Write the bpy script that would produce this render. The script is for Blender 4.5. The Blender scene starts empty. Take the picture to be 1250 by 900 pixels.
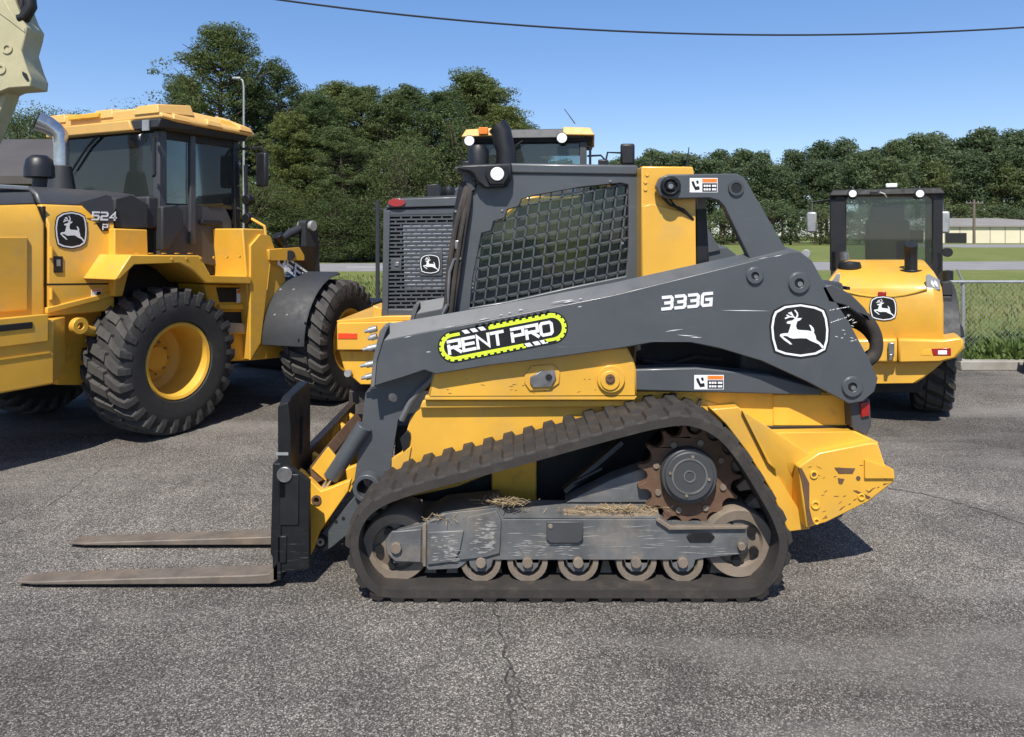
import bpy, bmesh, math, random
import numpy as np
from mathutils import Vector, Matrix
from mathutils.geometry import tessellate_polygon
random.seed(7); np.random.seed(7)
SC = bpy.context.scene
COL = SC.collection
R = math.radians
# ------------------------------------------------------------------ camera, sky, sun, exposure
EYE = 1.8; FOC = 925.0; CX = 625.0; HY = 288.0
cam = bpy.data.cameras.new('camera'); cam_o = bpy.data.objects.new('camera', cam); COL.objects.link(cam_o)
cam.sensor_width = 36; cam.lens = FOC/1250*36; cam.shift_y = -(450-HY)/1250
cam.clip_start = 0.05; cam.clip_end = 3000
cam_o.location = (0, 0, EYE); cam_o.rotation_euler = (R(90), 0, 0)
SC.camera = cam_o
SUN_EL = 55.0; SUN_AZ = -100.0      # direction towards the sun, degrees from +x
w = bpy.data.worlds.new('World'); SC.world = w; w.use_nodes = True
nt = w.node_tree; bg = nt.nodes['Background']
sky = nt.nodes.new('ShaderNodeTexSky'); sky.sky_type = 'NISHITA'; sky.sun_disc = False
sky.sun_elevation = R(SUN_EL); sky.sun_rotation = R(90-SUN_AZ); sky.air_density = 0.85; sky.dust_density = 0.3; sky.ozone_density = 4.0
hs = nt.nodes.new('ShaderNodeHueSaturation'); hs.inputs['Saturation'].default_value = 1.25; hs.inputs['Value'].default_value = 1.42; hs.inputs['Hue'].default_value = 0.513; nt.links.new(sky.outputs[0], hs.inputs['Color']); gmn = nt.nodes.new('ShaderNodeGamma'); gmn.inputs[1].default_value = 0.72; nt.links.new(hs.outputs[0], gmn.inputs[0]); nt.links.new(gmn.outputs[0], bg.inputs[0]); bg.inputs[1].default_value = 0.15
sl = bpy.data.lights.new('sun', 'SUN'); sl.energy = 4.6; sl.angle = R(0.55); sl.color = (1.0, 0.95, 0.87)
so = bpy.data.objects.new('sun', sl); COL.objects.link(so)
sd = Vector((math.cos(R(SUN_AZ))*math.cos(R(SUN_EL)), math.sin(R(SUN_AZ))*math.cos(R(SUN_EL)), math.sin(R(SUN_EL))))
so.rotation_euler = sd.to_track_quat('Z', 'Y').to_euler(); so.location = (0, -20, 30)
vs = SC.view_settings; vs.view_transform = 'Standard'; vs.look = 'None'; vs.exposure = 0.44; vs.gamma = 1.0
SC.cycles.max_bounces = 8; SC.cycles.transparent_max_bounces = 16

# ------------------------------------------------------------------ materials
def mat(name, col, rough=0.5, metal=0.0, var=0.0, vscale=6.0, dirt=None, damt=0.0, dscale=3.0, scratch=0.0, bump=0.0, bscale=80.0, coat=0.0, spec=0.5, streak=None):
    m = bpy.data.materials.new(name); m.use_nodes = True
    n = m.node_tree.nodes; l = m.node_tree.links; b = n['Principled BSDF']
    b.inputs['Roughness'].default_value = rough; b.inputs['Metallic'].default_value = metal
    b.inputs['Coat Weight'].default_value = coat; b.inputs['Specular IOR Level'].default_value = spec
    b.inputs['Coat Roughness'].default_value = 0.12
    tc = n.new('ShaderNodeTexCoord'); src = tc.outputs['Object']
    def rgb(c):
        x = n.new('ShaderNodeRGB'); x.outputs[0].default_value = (*c, 1); return x.outputs[0]
    cur = rgb(col)
    def mix(a, c2, f, mode='MIX'):
        x = n.new('ShaderNodeMix'); x.data_type = 'RGBA'; x.blend_type = mode
        if isinstance(f, float): x.inputs[0].default_value = f
        else: l.new(f, x.inputs[0])
        l.new(a, x.inputs[6]); l.new(c2, x.inputs[7]); return x.outputs[2]
    def noise(scale, detail=4, rough_=0.55, vec=None):
        x = n.new('ShaderNodeTexNoise'); x.inputs['Scale'].default_value = scale; x.inputs['Detail'].default_value = detail
        x.inputs['Roughness'].default_value = rough_; l.new(vec or src, x.inputs['Vector']); return x.outputs[0]
    def ramp(f, a, c2, lo=0.0, hi=1.0):
        x = n.new('ShaderNodeMapRange'); x.inputs[1].default_value = a; x.inputs[2].default_value = c2; x.inputs[3].default_value = lo; x.inputs[4].default_value = hi
        l.new(f, x.inputs[0]); return x.outputs[0]
    if var:
        f = noise(vscale); cur = mix(cur, rgb(tuple(c*(1-var) for c in col)), ramp(f, 0.35, 0.65))
    if dirt:
        f = noise(dscale, 8, 0.68); cur = mix(cur, rgb(dirt), ramp(f, 0.62-0.25*damt, 0.78, 0, min(1.0, damt*1.3)))
    if scratch:
        mp = n.new('ShaderNodeMapping'); mp.inputs['Scale'].default_value = (3.0, 3.0, 60.0); mp.inputs['Rotation'].default_value = (0, R(7), 0); l.new(src, mp.inputs[0])
        f = noise(1.4, 6, 0.7, mp.outputs[0]); g = noise(1.7, 2)
        mm = n.new('ShaderNodeMath'); mm.operation = 'MULTIPLY'; l.new(ramp(f, 0.60-.07*(scratch > .5), 0.70-.05*(scratch > .5)), mm.inputs[0]); l.new(ramp(g, 0.45-.1*(scratch > .5), 0.7-.08*(scratch > .5)), mm.inputs[1])
        m2 = n.new('ShaderNodeMath'); m2.operation = 'MULTIPLY'; l.new(mm.outputs[0], m2.inputs[0]); m2.inputs[1].default_value = scratch
        cur = mix(cur, rgb(streak or (0.45, 0.45, 0.44)), m2.outputs[0])
    l.new(cur, b.inputs['Base Color'])
    rf = noise(vscale*2.3); l.new(ramp(rf, 0.3, 0.7, max(0.02, rough-0.09), min(1, rough+0.1)), b.inputs['Roughness'])
    if bump:
        bp = n.new('ShaderNodeBump'); bp.inputs['Strength'].default_value = bump; bp.inputs['Distance'].default_value = 0.004
        l.new(noise(bscale, 5), bp.inputs['Height']); l.new(bp.outputs[0], b.inputs['Normal'])
    return m
DUST = (0.30, 0.25, 0.19)
YEL = (0.75, 0.405, 0.045)
M = {}
M['yellow'] = mat('yellow_paint', YEL, 0.42, var=0.16, vscale=2.0, dirt=(0.40, 0.29, 0.13), damt=0.42, dscale=3.6, scratch=0.22, streak=(0.55, 0.40, 0.20), coat=0.25, bump=0.03, bscale=30)
M['yellow_worn'] = mat('worn_yellow_paint', (0.80, 0.43, 0.04), 0.5, var=0.1, vscale=7, dirt=(0.12, 0.075, 0.04), damt=0.34, dscale=9, scratch=0.25, streak=(0.25, 0.18, 0.10))
M['grey'] = mat('grey_paint', (0.072, 0.079, 0.085), 0.42, var=0.10, vscale=4, dirt=(0.15, 0.14, 0.13), damt=0.22, dscale=3, scratch=0.22, coat=0.1, bump=0.03, bscale=40)
M['grey_clean'] = mat('clean_grey_paint', (0.056, 0.058, 0.061), 0.45, var=0.1, vscale=4, dirt=(0.12, 0.12, 0.12), damt=0.12)
M['grey_rub'] = mat('scraped_grey_steel', (0.125, 0.13, 0.132), 0.5, var=0.4, vscale=5, dirt=(0.27, 0.22, 0.165), damt=0.52, dscale=6, scratch=0.45, streak=(0.36, 0.35, 0.33), bump=0.2, bscale=60)
M['black'] = mat('black_plastic', (0.012, 0.012, 0.013), 0.45, var=0.2, dirt=(0.06, 0.055, 0.05), damt=0.2)
M['blacksteel'] = mat('black_steel_paint', (0.009, 0.010, 0.011), 0.5, var=0.2, dirt=(0.06, 0.055, 0.05), damt=0.18, scratch=0.3, dscale=6, spec=0.35)
M['rubber'] = mat('dusty_track_rubber', (0.034, 0.029, 0.025), 0.8, var=0.25, vscale=8, dirt=(0.115, 0.088, 0.064), damt=0.45, dscale=6, bump=0.3, bscale=60)
M['tyre'] = mat('tyre_rubber', (0.028, 0.027, 0.026), 0.75, var=0.2, vscale=5, dirt=(0.11, 0.10, 0.09), damt=0.32, dscale=4, bump=0.2, bscale=40)
M['tread'] = mat('dusty_tread_rubber', (0.062, 0.058, 0.053), 0.85, var=0.25, vscale=7, dirt=(0.17, 0.15, 0.13), damt=0.42, dscale=6, bump=0.3, bscale=50)
M['idler'] = mat('muddy_steel', (0.22, 0.175, 0.13), 0.7, metal=0.1, var=0.3, vscale=6, dirt=(0.36, 0.32, 0.27), damt=0.35, dscale=8, scratch=0.4, streak=(0.4, 0.38, 0.35), bump=0.2)
M['coupler'] = mat('zinc_fitting', (0.45, 0.44, 0.42), 0.35, metal=0.6, var=0.2)
M['rust'] = mat('rusty_steel', (0.15, 0.085, 0.05), 0.75, metal=0.2, var=0.35, vscale=9, dirt=(0.29, 0.19, 0.115), damt=0.4, dscale=9, bump=0.35, bscale=70)
M['steel'] = mat('bare_steel', (0.42, 0.41, 0.40), 0.35, metal=0.9, var=0.3, vscale=14)
M['scuff'] = mat('bare_scuffed_metal', (0.36, 0.35, 0.325), 0.5, metal=0.2, var=0.4, vscale=40)
M['tine'] = mat('worn_fork_steel', (0.175, 0.145, 0.115), 0.62, metal=0.15, var=0.3, vscale=8, dirt=(0.27, 0.185, 0.115), damt=0.55, dscale=5, scratch=0.4, streak=(0.30, 0.26, 0.22), bump=0.2)
M['chrome'] = mat('chrome', (0.55, 0.54, 0.53), 0.24, metal=0.9, var=0.2)
M['white'] = mat('white_vinyl', (0.80, 0.80, 0.80), 0.45, var=0.04)
M['decalblack'] = mat('black_vinyl', (0.010, 0.010, 0.010), 0.4, dirt=(0.10, 0.10, 0.10), damt=0.15, scratch=0.3)
M['lime'] = mat('lime_vinyl', (0.66, 0.84, 0.04), 0.45)
M['orange'] = mat('orange_vinyl', (0.80, 0.20, 0.02), 0.5)
M['red'] = mat('red_reflector', (0.30, 0.012, 0.012), 0.25, coat=0.5)
M['redorange'] = mat('red_orange_reflector', (0.75, 0.06, 0.012), 0.35)
M['lamp'] = mat('lamp_lens', (0.86, 0.86, 0.84), 0.12, coat=0.6)
M['darkin'] = mat('dark_interior', (0.014, 0.0138, 0.0135), 0.7)
M['seat'] = mat('seat_vinyl', (0.06, 0.066, 0.072), 0.6, bump=0.2, bscale=40)
M['inbeige'] = mat('interior_trim', (0.44, 0.41, 0.33), 0.6, var=0.3, vscale=6)
M['soil'] = mat('packed_soil', (0.20, 0.15, 0.10), 0.95, var=0.4, vscale=20, dirt=(0.34, 0.26, 0.15), damt=0.4, dscale=25, bump=0.6, bscale=90)
M['straw'] = mat('dry_grass_straw', (0.40, 0.30, 0.17), 0.9, var=0.35, vscale=30)
M['fender'] = mat('fender_plastic', (0.026, 0.028, 0.031), 0.62, var=0.12, dirt=(0.10, 0.10, 0.10), damt=0.2)
M['beige'] = mat('beige_paint', (0.46, 0.42, 0.25), 0.5, var=0.1, dirt=(0.25, 0.22, 0.14), damt=0.25)
M['galv'] = mat('galvanised_steel', (0.42, 0.43, 0.42), 0.5, metal=0.5, var=0.2)
M['concrete'] = mat('kerb_concrete', (0.33, 0.31, 0.27), 0.9, var=0.2, vscale=3, dirt=(0.18, 0.16, 0.13), damt=0.4, bump=0.3)
M['wood'] = mat('pole_wood', (0.17, 0.14, 0.11), 0.9, var=0.3)
M['bark'] = mat('pine_bark', (0.12, 0.085, 0.06), 0.95, var=0.4, vscale=3)
M['cream'] = mat('cream_siding', (0.70, 0.63, 0.45), 0.7, var=0.08, vscale=0.3)
M['metalroof'] = mat('grey_metal_roof', (0.27, 0.25, 0.23), 0.6, var=0.15, vscale=0.3)
M['brownroof'] = mat('weathered_shed_roof', (0.082, 0.072, 0.064), 0.8, var=0.2, vscale=0.7)
M['shedwall'] = mat('dark_shed_wall', (0.055, 0.048, 0.04), 0.85, var=0.2, vscale=0.8)
M['cable'] = mat('cable_sheath', (0.02, 0.022, 0.03), 0.6)
M['toplit_yellow'] = mat('cab_roof_yellow', (0.72, 0.42, 0.12), 0.5, var=0.05)  # body yellow made paler for the light falling on the roof top
M['gold'] = mat('rim_yellow_paint', (0.72, 0.40, 0.05), 0.45, var=0.08, dirt=(0.35, 0.22, 0.08), damt=0.25)
def glass(name, tint, rough=0.02, alpha=0.35):
    m = bpy.data.materials.new(name); m.use_nodes = True
    n = m.node_tree.nodes; l = m.node_tree.links; out = n['Material Output']; n.remove(n['Principled BSDF'])
    t = n.new('ShaderNodeBsdfTransparent'); t.inputs[0].default_value = (*tint, 1)
    g = n.new('ShaderNodeBsdfGlossy'); g.inputs['Roughness'].default_value = rough
    d = n.new('ShaderNodeBsdfDiffuse'); d.inputs[0].default_value = (0.20, 0.235, 0.22, 1)  # pale diffuse veil paints reflections into the panes
    a = n.new('ShaderNodeMixShader'); a.inputs[0].default_value = alpha
    l.new(t.outputs[0], a.inputs[1]); l.new(d.outputs[0], a.inputs[2])
    fr = n.new('ShaderNodeFresnel'); fr.inputs[0].default_value = 1.5
    b = n.new('ShaderNodeMixShader'); l.new(fr.outputs[0], b.inputs[0]); l.new(a.outputs[0], b.inputs[1]); l.new(g.outputs[0], b.inputs[2])
    l.new(b.outputs[0], out.inputs[0]); return m
M['glass'] = glass('cab_glass', (0.50, 0.60, 0.59), alpha=0.22)
M['darkglass'] = glass('tinted_cab_glass', (0.76, 0.84, 0.84), alpha=0.12)
M['clearglass'] = glass('rear_cab_glass', (0.84, 0.88, 0.88), alpha=0.10)
M['core'] = mat('radiator_core', (0.50, 0.50, 0.49), 0.6, var=0.35, vscale=14)

# ------------------------------------------------------------------ mesh helpers
def V(*a): return Vector(a)
class MB:
    def __init__(s): s.v = []; s.f = []; s.m = []
    def add(s, verts, faces, m=0):
        o = len(s.v); s.v += [tuple(p) for p in verts]
        for f in faces: s.f.append(tuple(i+o for i in f)); s.m.append(m)
        return s
    def prism(s, pts, vec, holes=(), m=0):
        pts = [Vector(p) for p in pts]; vec = Vector(vec); loops = [pts]+[[Vector(p) for p in h] for h in holes]
        allp = [p for lp in loops for p in lp]; n = len(allp)
        verts = allp+[p+vec for p in allp]; faces = []
        if holes or len(pts) > 4:
            for t in tessellate_polygon(loops): faces += [tuple(t), tuple(i+n for i in reversed(t))]
        else:
            faces += [tuple(range(n)), tuple(range(2*n-1, n-1, -1))]
        o = 0
        for lp in loops:
            k = len(lp)
            for i in range(k):
                j = (i+1) % k; faces.append((o+i, o+j, o+j+n, o+i+n))
            o += k
        return s.add(verts, faces, m)
    def loft(s, rows, m=0, closed=False, cap=True):
        n = len(rows[0]); verts = [p for r in rows for p in r]; faces = []
        for a in range(len(rows)-1):
            for i in range(n if closed else n-1):
                j = (i+1) % n; faces.append((a*n+i, a*n+j, (a+1)*n+j, (a+1)*n+i))
        if closed and cap:
            faces.append(tuple(range(n-1, -1, -1))); faces.append(tuple(range((len(rows)-1)*n, len(rows)*n)))
        return s.add(verts, faces, m)
    def box(s, c, d, rot=None, m=0):
        hx, hy, hz = d[0]/2, d[1]/2, d[2]/2
        p = [Vector((x, y, z)) for x in (-hx, hx) for y in (-hy, hy) for z in (-hz, hz)]
        if rot is not None: p = [rot @ q for q in p]
        c = Vector(c)
        return s.add([q+c for q in p], [(0, 1, 3, 2), (4, 6, 7, 5), (0, 4, 5, 1), (2, 3, 7, 6), (0, 2, 6, 4), (1, 5, 7, 3)], m)
    def cyl(s, p0, p1, r0, r1=None, n=20, m=0, cap=True):
        p0 = Vector(p0); p1 = Vector(p1); r1 = r0 if r1 is None else r1
        d = (p1-p0).normalized(); a = d.orthogonal().normalized(); b = d.cross(a)
        ring = lambda p, r: [p+(a*math.cos(2*math.pi*i/n)+b*math.sin(2*math.pi*i/n))*r for i in range(n)]
        return s.loft([ring(p0, r0), ring(p1, r1)], m, True, cap)
    def tube(s, path, r, n=8, m=0):
        path = [Vector(p) for p in path]; rows = []; up = None
        for i, p in enumerate(path):
            d = (path[min(i+1, len(path)-1)]-path[max(i-1, 0)]).normalized()
            a = d.orthogonal().normalized() if up is None else (up-d*up.dot(d)).normalized()
            up = a; b = d.cross(a); rr = r[i] if isinstance(r, (list, tuple)) else r
            rows.append([p+(a*math.cos(2*math.pi*k/n)+b*math.sin(2*math.pi*k/n))*rr for k in range(n)])
        return s.loft(rows, m, True)
    def lathe(s, prof, o, axis, n=32, m=0, closed=False, a0=0.0, a1=None):
        o = Vector(o); d = Vector(axis).normalized(); a = d.orthogonal().normalized(); b = d.cross(a); rows = []
        k = n if a1 is None else n+1
        for i in range(k):
            t = 2*math.pi*i/n if a1 is None else a0+(a1-a0)*i/n
            e = a*math.cos(t)+b*math.sin(t); rows.append([o+d*h+e*r for r, h in prof])
        np_ = len(prof); verts = [p for r in rows for p in r]; faces = []
        for i in range(n):
            j = (i+1) % k
            for q in range(np_ if closed else np_-1):
                q2 = (q+1) % np_; faces.append((i*np_+q, j*np_+q, j*np_+q2, i*np_+q2))
        return s.add(verts, faces, m)
    def mesh(s, name, mats, smooth=True):
        me = bpy.data.meshes.new(name); me.from_pydata(s.v, [], s.f)
        for m in mats: me.materials.append(M[m] if isinstance(m, str) else m)
        if len(mats) > 1: me.polygons.foreach_set('material_index', s.m)
        bm = bmesh.new(); bm.from_mesh(me); bmesh.ops.recalc_face_normals(bm, faces=bm.faces); bm.to_mesh(me); bm.free()
        if smooth:
            me.shade_smooth(); me.set_sharp_from_angle(angle=R(38))
        return me
    def build(s, name, mats, parent=None, bevel=0.0, loc=None, smooth=True):
        if isinstance(mats, str): mats = [mats]
        o = bpy.data.objects.new(name, s.mesh(name, mats, smooth)); COL.objects.link(o)
        if parent is not None: o.parent = parent
        if loc is not None: o.location = loc
        if bevel:
            b = o.modifiers.new('bevel', 'BEVEL'); b.width = bevel; b.segments = 2; b.limit_method = 'ANGLE'; b.angle_limit = R(40); b.harden_normals = False
        return o
def root(name, label, cat, loc=(0, 0, 0), rz=0.0, group=None):
    o = bpy.data.objects.new(name, None); COL.objects.link(o); o.location = loc; o.rotation_euler = (0, 0, R(rz)); o.empty_display_size = 0.3
    tag(o, label, cat, group); return o
def tag(o, label=None, cat=None, group=None, kind=None):
    if label: o['label'] = label
    if cat: o['category'] = cat
    if group: o['group'] = group
    if kind: o['kind'] = kind
    return o
def inst(src, parent, loc=None, rot=None, scale=None):
    c = src.copy(); COL.objects.link(c); c.parent = parent
    if loc is not None: c.location = loc
    if rot is not None: c.rotation_euler = rot
    if scale is not None: c.scale = scale
    return c
def copy_tree(o, parent=None):
    c = o.copy(); COL.objects.link(c); c.parent = parent
    for ch in list(o.children): copy_tree(ch, c)
    return c
class Frame:
    """a machine's own axes: X forward, Y left, Z up; on() finds where a line of sight meets one of its planes"""
    def __init__(s, O, deg):
        a = R(deg); s.O = O; s.deg = deg; s.X = (math.cos(a), math.sin(a)); s.Y = (-math.sin(a), math.cos(a))
    def on(s, px, py, ax, v):
        d = ((px-CX)/FOC, 1.0, -(py-HY)/FOC); c = (-s.O[0], -s.O[1], EYE)
        loc = lambda p: (p[0]*s.X[0]+p[1]*s.X[1], p[0]*s.Y[0]+p[1]*s.Y[1], p[2])
        cl = loc(c); dl = loc(d); i = 'xyz'.index(ax); t = (v-cl[i])/dl[i]
        return Vector(tuple(cl[k]+t*dl[k] for k in range(3)))
    def poly(s, pts, ax, v): return [s.on(x, y, ax, v) for x, y in pts]
def ground_at(px, py):
    D = FOC*EYE/(py-HY); return ((px-CX)/FOC*D, D)
def world_at(px, py, D): return Vector(((px-CX)/FOC*D, D, EYE-(py-HY)/FOC*D))
def smooth_closed(pts, n):
    P = [Vector(p) for p in pts]; k = len(P); out = []
    for i in range(k):
        a, b, c, d = P[i-1], P[i], P[(i+1) % k], P[(i+2) % k]
        for j in range(12):
            t = j/12; out.append(0.5*((2*b)+(c-a)*t+(2*a-5*b+4*c-d)*t*t+(3*b-a-3*c+d)*t**3))
    L = [0.0]
    for i in range(len(out)): L.append(L[-1]+(out[(i+1) % len(out)]-out[i]).length)
    res = []; i = 0
    for q in range(n):
        s_ = L[-1]*q/n
        while L[i+1] < s_: i += 1
        t = (s_-L[i])/max(1e-9, L[i+1]-L[i]); res.append(out[i].lerp(out[(i+1) % len(out)], t))
    return res, L[-1]
def sp_(pts, k=6):
    P = [Vector(p) for p in pts]; out = []
    for i in range(len(P)-1):
        a, b, c_, d = P[max(i-1, 0)], P[i], P[i+1], P[min(i+2, len(P)-1)]
        for j in range(k): t = j/k; out.append(0.5*((2*b)+(c_-a)*t+(2*a-5*b+4*c_-d)*t*t+(3*b-a-3*c_+d)*t**3))
    return out+[P[-1]]
# flat print: strokes, emblem
GL = {'0': [[(0, 0), (1, 0), (1, 1), (0, 1), (0, 0)]],
 'R': [[(0, 0), (0, .62)], [(0, 1), (1, 1), (1, .45), (0, .45)], [(.45, .45), (1, 0)]], 'E': [[(1, 1), (0, 1), (0, 0), (1, 0)], [(0, .5), (.9, .5)]],
 'N': [[(0, 0), (0, 1), (1, 0), (1, 1)]], 'T': [[(0, 1), (1, 1)], [(.5, 1), (.5, 0)]], 'P': [[(0, 0), (0, .62)], [(0, 1), (1, 1), (1, .42), (0, .42)]],
 'O': [[(.15, 0), (.85, 0), (1, .15), (1, .85), (.85, 1), (.15, 1), (0, .85), (0, .15), (.15, 0)]], '3': [[(0, 1), (.85, 1), (1, .88), (1, .62), (.85, .5), (.3, .5)], [(.85, .5), (1, .38), (1, .12), (.85, 0), (0, 0)]],
 'G': [[(1, 1), (.15, 1), (0, .85), (0, .15), (.15, 0), (1, 0), (1, .5), (.5, .5)]], '5': [[(1, 1), (0, 1), (0, .55), (.85, .55), (1, .42), (1, .12), (.85, 0), (0, 0)]],
 '2': [[(0, 1), (.85, 1), (1, .88), (1, .62), (.85, .5), (.15, .5), (0, .38), (0, 0), (1, 0)]], '4': [[(.8, 0), (.8, 1), (0, .3), (1, .3)]],
 'D': [[(0, 0), (.8, 0), (1, .2), (1, .8), (.8, 1), (0, 1), (0, 0)]]}
def ribbon(mb, pl, w, mp, vec, m=0):
    P = [Vector((x, y)) for x, y in pl]; L = []; Rr = []; closed = (P[0]-P[-1]).length < 1e-6
    if closed: P = P[:-1]
    n = len(P)
    for i in range(n):
        d0 = (P[i]-P[i-1]) if (i > 0 or closed) else (P[1]-P[0]); d1 = (P[(i+1) % n]-P[i]) if (i < n-1 or closed) else d0
        d0 = d0.normalized(); d1 = d1.normalized()
        n0 = Vector((-d0.y, d0.x)); n1 = Vector((-d1.y, d1.x)); nn = (n0+n1)
        nn = nn.normalized() if nn.length > 1e-6 else n0
        k = min(1.8, 1/max(0.3, nn.dot(n1))); e = Vector((0, 0))
        if not closed and i == 0: e = -d1*w*0.5
        if not closed and i == n-1: e = d0*w*0.5
        L.append(P[i]+e+nn*w*0.5*k); Rr.append(P[i]+e-nn*w*0.5*k)
    for i in range(n if closed else n-1):
        j = (i+1) % n; mb.prism([mp(*p) for p in (L[i], L[j], Rr[j], Rr[i])], vec, m=m)
def text(mb, s, h, wl, gap, th, mp, vec, m=0, slant=0.18):
    x = 0.0
    for ch in s:
        if ch == ' ': x += wl*0.55; continue
        for q, pl in enumerate(GL[ch]): ribbon(mb, [(x+a*wl+b*h*slant, b*h) for a, b in pl], th, lambda u, t, q=q: Vector(mp(u, t))-Vector(vec).normalized()*.0007*q, vec, m)
        x += wl+gap
    return x
SHIELD = [(245, 275), (350, 215), (520, 192), (680, 217), (770, 255), (803, 340), (820, 470), (813, 590), (785, 690), (690, 742), (520, 770), (350, 747), (250, 710), (215, 580), (203, 450), (220, 335)]
DEER = [(370, 392), (385, 380), (430, 372), (462, 350), (478, 345), (535, 343), (515, 368), (484, 380), (470, 430), (480, 465), (500, 475), (600, 480), (640, 488), (630, 455), (612, 418), (630, 420), (660, 452), (668, 485), (662, 497), (682, 540), (690, 580), (730, 610), (765, 650), (775, 685), (748, 668), (715, 630), (660, 607), (620, 590), (585, 568), (520, 566), (440, 572), (400, 562), (378, 546), (340, 542), (330, 552), (395, 598), (430, 635), (408, 636), (345, 592), (295, 545), (302, 524), (340, 514), (385, 512), (397, 480), (412, 430), (414, 408), (386, 410), (370, 402)]
ANT = [[(465, 352), (486, 320), (484, 290), (462, 262)], [(465, 350), (438, 325), (418, 285)], [(440, 330), (400, 330), (358, 348)], [(402, 330), (376, 316)], [(432, 312), (396, 290)]]
def emblem(parent, o, U, W, N, name='emblem'):
    """deer emblem: o centre, U/W half-ish size vectors spanning the badge width and height, N outward normal"""
    mp0 = lambda x, y, e=0.0: o+U*((x-511)/620.0)+W*(-(y-481)/580.0)+N*e
    sc = lambda pts, k: [(511+(x-511)*k, 481+(y-481)*k) for x, y in pts]
    mb = MB(); v = -N*0.004
    mb.prism([mp0(*p, .002) for p in sc(SHIELD, 1.06)], v, m=0)
    mb.prism([mp0(*p, .0035) for p in SHIELD], v, holes=[[mp0(*p, .0035) for p in sc(SHIELD, .925)]], m=1)
    mb.prism([mp0(*p, .0035) for p in DEER], v, m=1)
    for q, a in enumerate(ANT): ribbon(mb, a, 15, lambda x, y, q=q: mp0(x, y, .0040+.0004*q), v, m=1)
    return mb.build(name, ['decalblack', 'white'], parent, smooth=False)

# ------------------------------------------------------------------ ground, kerb, grass, road
def ground_mat(name, build):
    m = bpy.data.materials.new(name); m.use_nodes = True
    n = m.node_tree.nodes; l = m.node_tree.links; b = n['Principled BSDF']; b.inputs['Roughness'].default_value = 0.92; b.inputs['Specular IOR Level'].default_value = 0.25
    tc = n.new('ShaderNodeTexCoord'); build(n, l, b, tc.outputs['Object']); M[name] = m
def N_noise(n, l, v, sc, det=4, ro=0.6):
    x = n.new('ShaderNodeTexNoise'); x.inputs['Scale'].default_value = sc; x.inputs['Detail'].default_value = det; x.inputs['Roughness'].default_value = ro; l.new(v, x.inputs['Vector']); return x.outputs[0]
def N_ramp(n, l, f, stops):
    x = n.new('ShaderNodeValToRGB'); e = x.color_ramp.elements
    while len(e) < len(stops): e.new(0.5)
    for q, (p, c) in zip(e, stops): q.position = p; q.color = (*c, 1)
    l.new(f, x.inputs[0]); return x.outputs[0]
def N_mix(n, l, a, b, f, mode='MIX'):
    x = n.new('ShaderNodeMix'); x.data_type = 'RGBA'; x.blend_type = mode
    if isinstance(f, float): x.inputs[0].default_value = f
    else: l.new(f, x.inputs[0])
    l.new(a, x.inputs[6]); l.new(b, x.inputs[7]); return x.outputs[2]
def N_map(n, l, f, a, b, lo, hi):
    x = n.new('ShaderNodeMapRange'); x.inputs[1].default_value = a; x.inputs[2].default_value = b; x.inputs[3].default_value = lo; x.inputs[4].default_value = hi; l.new(f, x.inputs[0]); return x.outputs[0]
def asphalt(n, l, b, v):
    vo = n.new('ShaderNodeTexVoronoi'); vo.inputs['Scale'].default_value = 185; l.new(v, vo.inputs['Vector'])
    sep = n.new('ShaderNodeSeparateColor'); l.new(vo.outputs['Color'], sep.inputs[0])
    stone = N_ramp(n, l, sep.outputs[0], [(0.0, (0.044, 0.041, 0.037)), (0.36, (0.082, 0.076, 0.069)), (0.66, (0.142, 0.132, 0.119)), (0.86, (0.235, 0.22, 0.20)), (1.0, (0.42, 0.395, 0.36))])
    big = N_noise(n, l, v, 0.55, 5, 0.6); mid = N_noise(n, l, v, 2.4, 6, 0.65)
    c = N_mix(n, l, stone, N_ramp(n, l, big, [(0.30, (0.70, 0.69, 0.68)), (0.5, (1.0, 0.98, 0.96)), (0.68, (1.34, 1.31, 1.26))]), 1.0, 'MULTIPLY')
    c = N_mix(n, l, c, N_ramp(n, l, mid, [(0.3, (0.80, 0.80, 0.80)), (0.7, (1.2, 1.19, 1.17))]), 1.0, 'MULTIPLY')
    fine = N_noise(n, l, v, 330, 2); c = N_mix(n, l, c, N_ramp(n, l, fine, [(0.3, (0.7, 0.7, 0.7)), (0.7, (1.3, 1.3, 1.3))]), 1.0, 'MULTIPLY')
    # oily dark patches and pale dusty sweeps
    oil = N_noise(n, l, v, 0.33, 3, 0.5); c = N_mix(n, l, c, N_ramp(n, l, oil, [(0.45, (1, 1, 1)), (0.68, (0.58, 0.565, 0.55))]), 1.0, 'MULTIPLY')
    mp = n.new('ShaderNodeMapping'); mp.inputs['Rotation'].default_value = (0, 0, R(35)); mp.inputs['Scale'].default_value = (0.22, 1.3, 1); l.new(v, mp.inputs[0])
    sw = N_noise(n, l, mp.outputs[0], 0.9, 4, 0.6); pale = n.new('ShaderNodeRGB'); pale.outputs[0].default_value = (0.29, 0.27, 0.24, 1)
    c = N_mix(n, l, c, pale.outputs[0], N_map(n, l, sw, 0.50, 0.76, 0, 0.62))
    l.new(c, b.inputs['Base Color'])
    bp = n.new('ShaderNodeBump'); bp.inputs['Strength'].default_value = 0.55; bp.inputs['Distance'].default_value = 0.004
    ad = n.new('ShaderNodeMath'); ad.operation = 'ADD'; l.new(sep.outputs[1], ad.inputs[0]); l.new(fine, ad.inputs[1]); l.new(ad.outputs[0], bp.inputs['Height']); l.new(bp.outputs[0], b.inputs['Normal'])
ground_mat('asphalt', asphalt)
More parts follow.
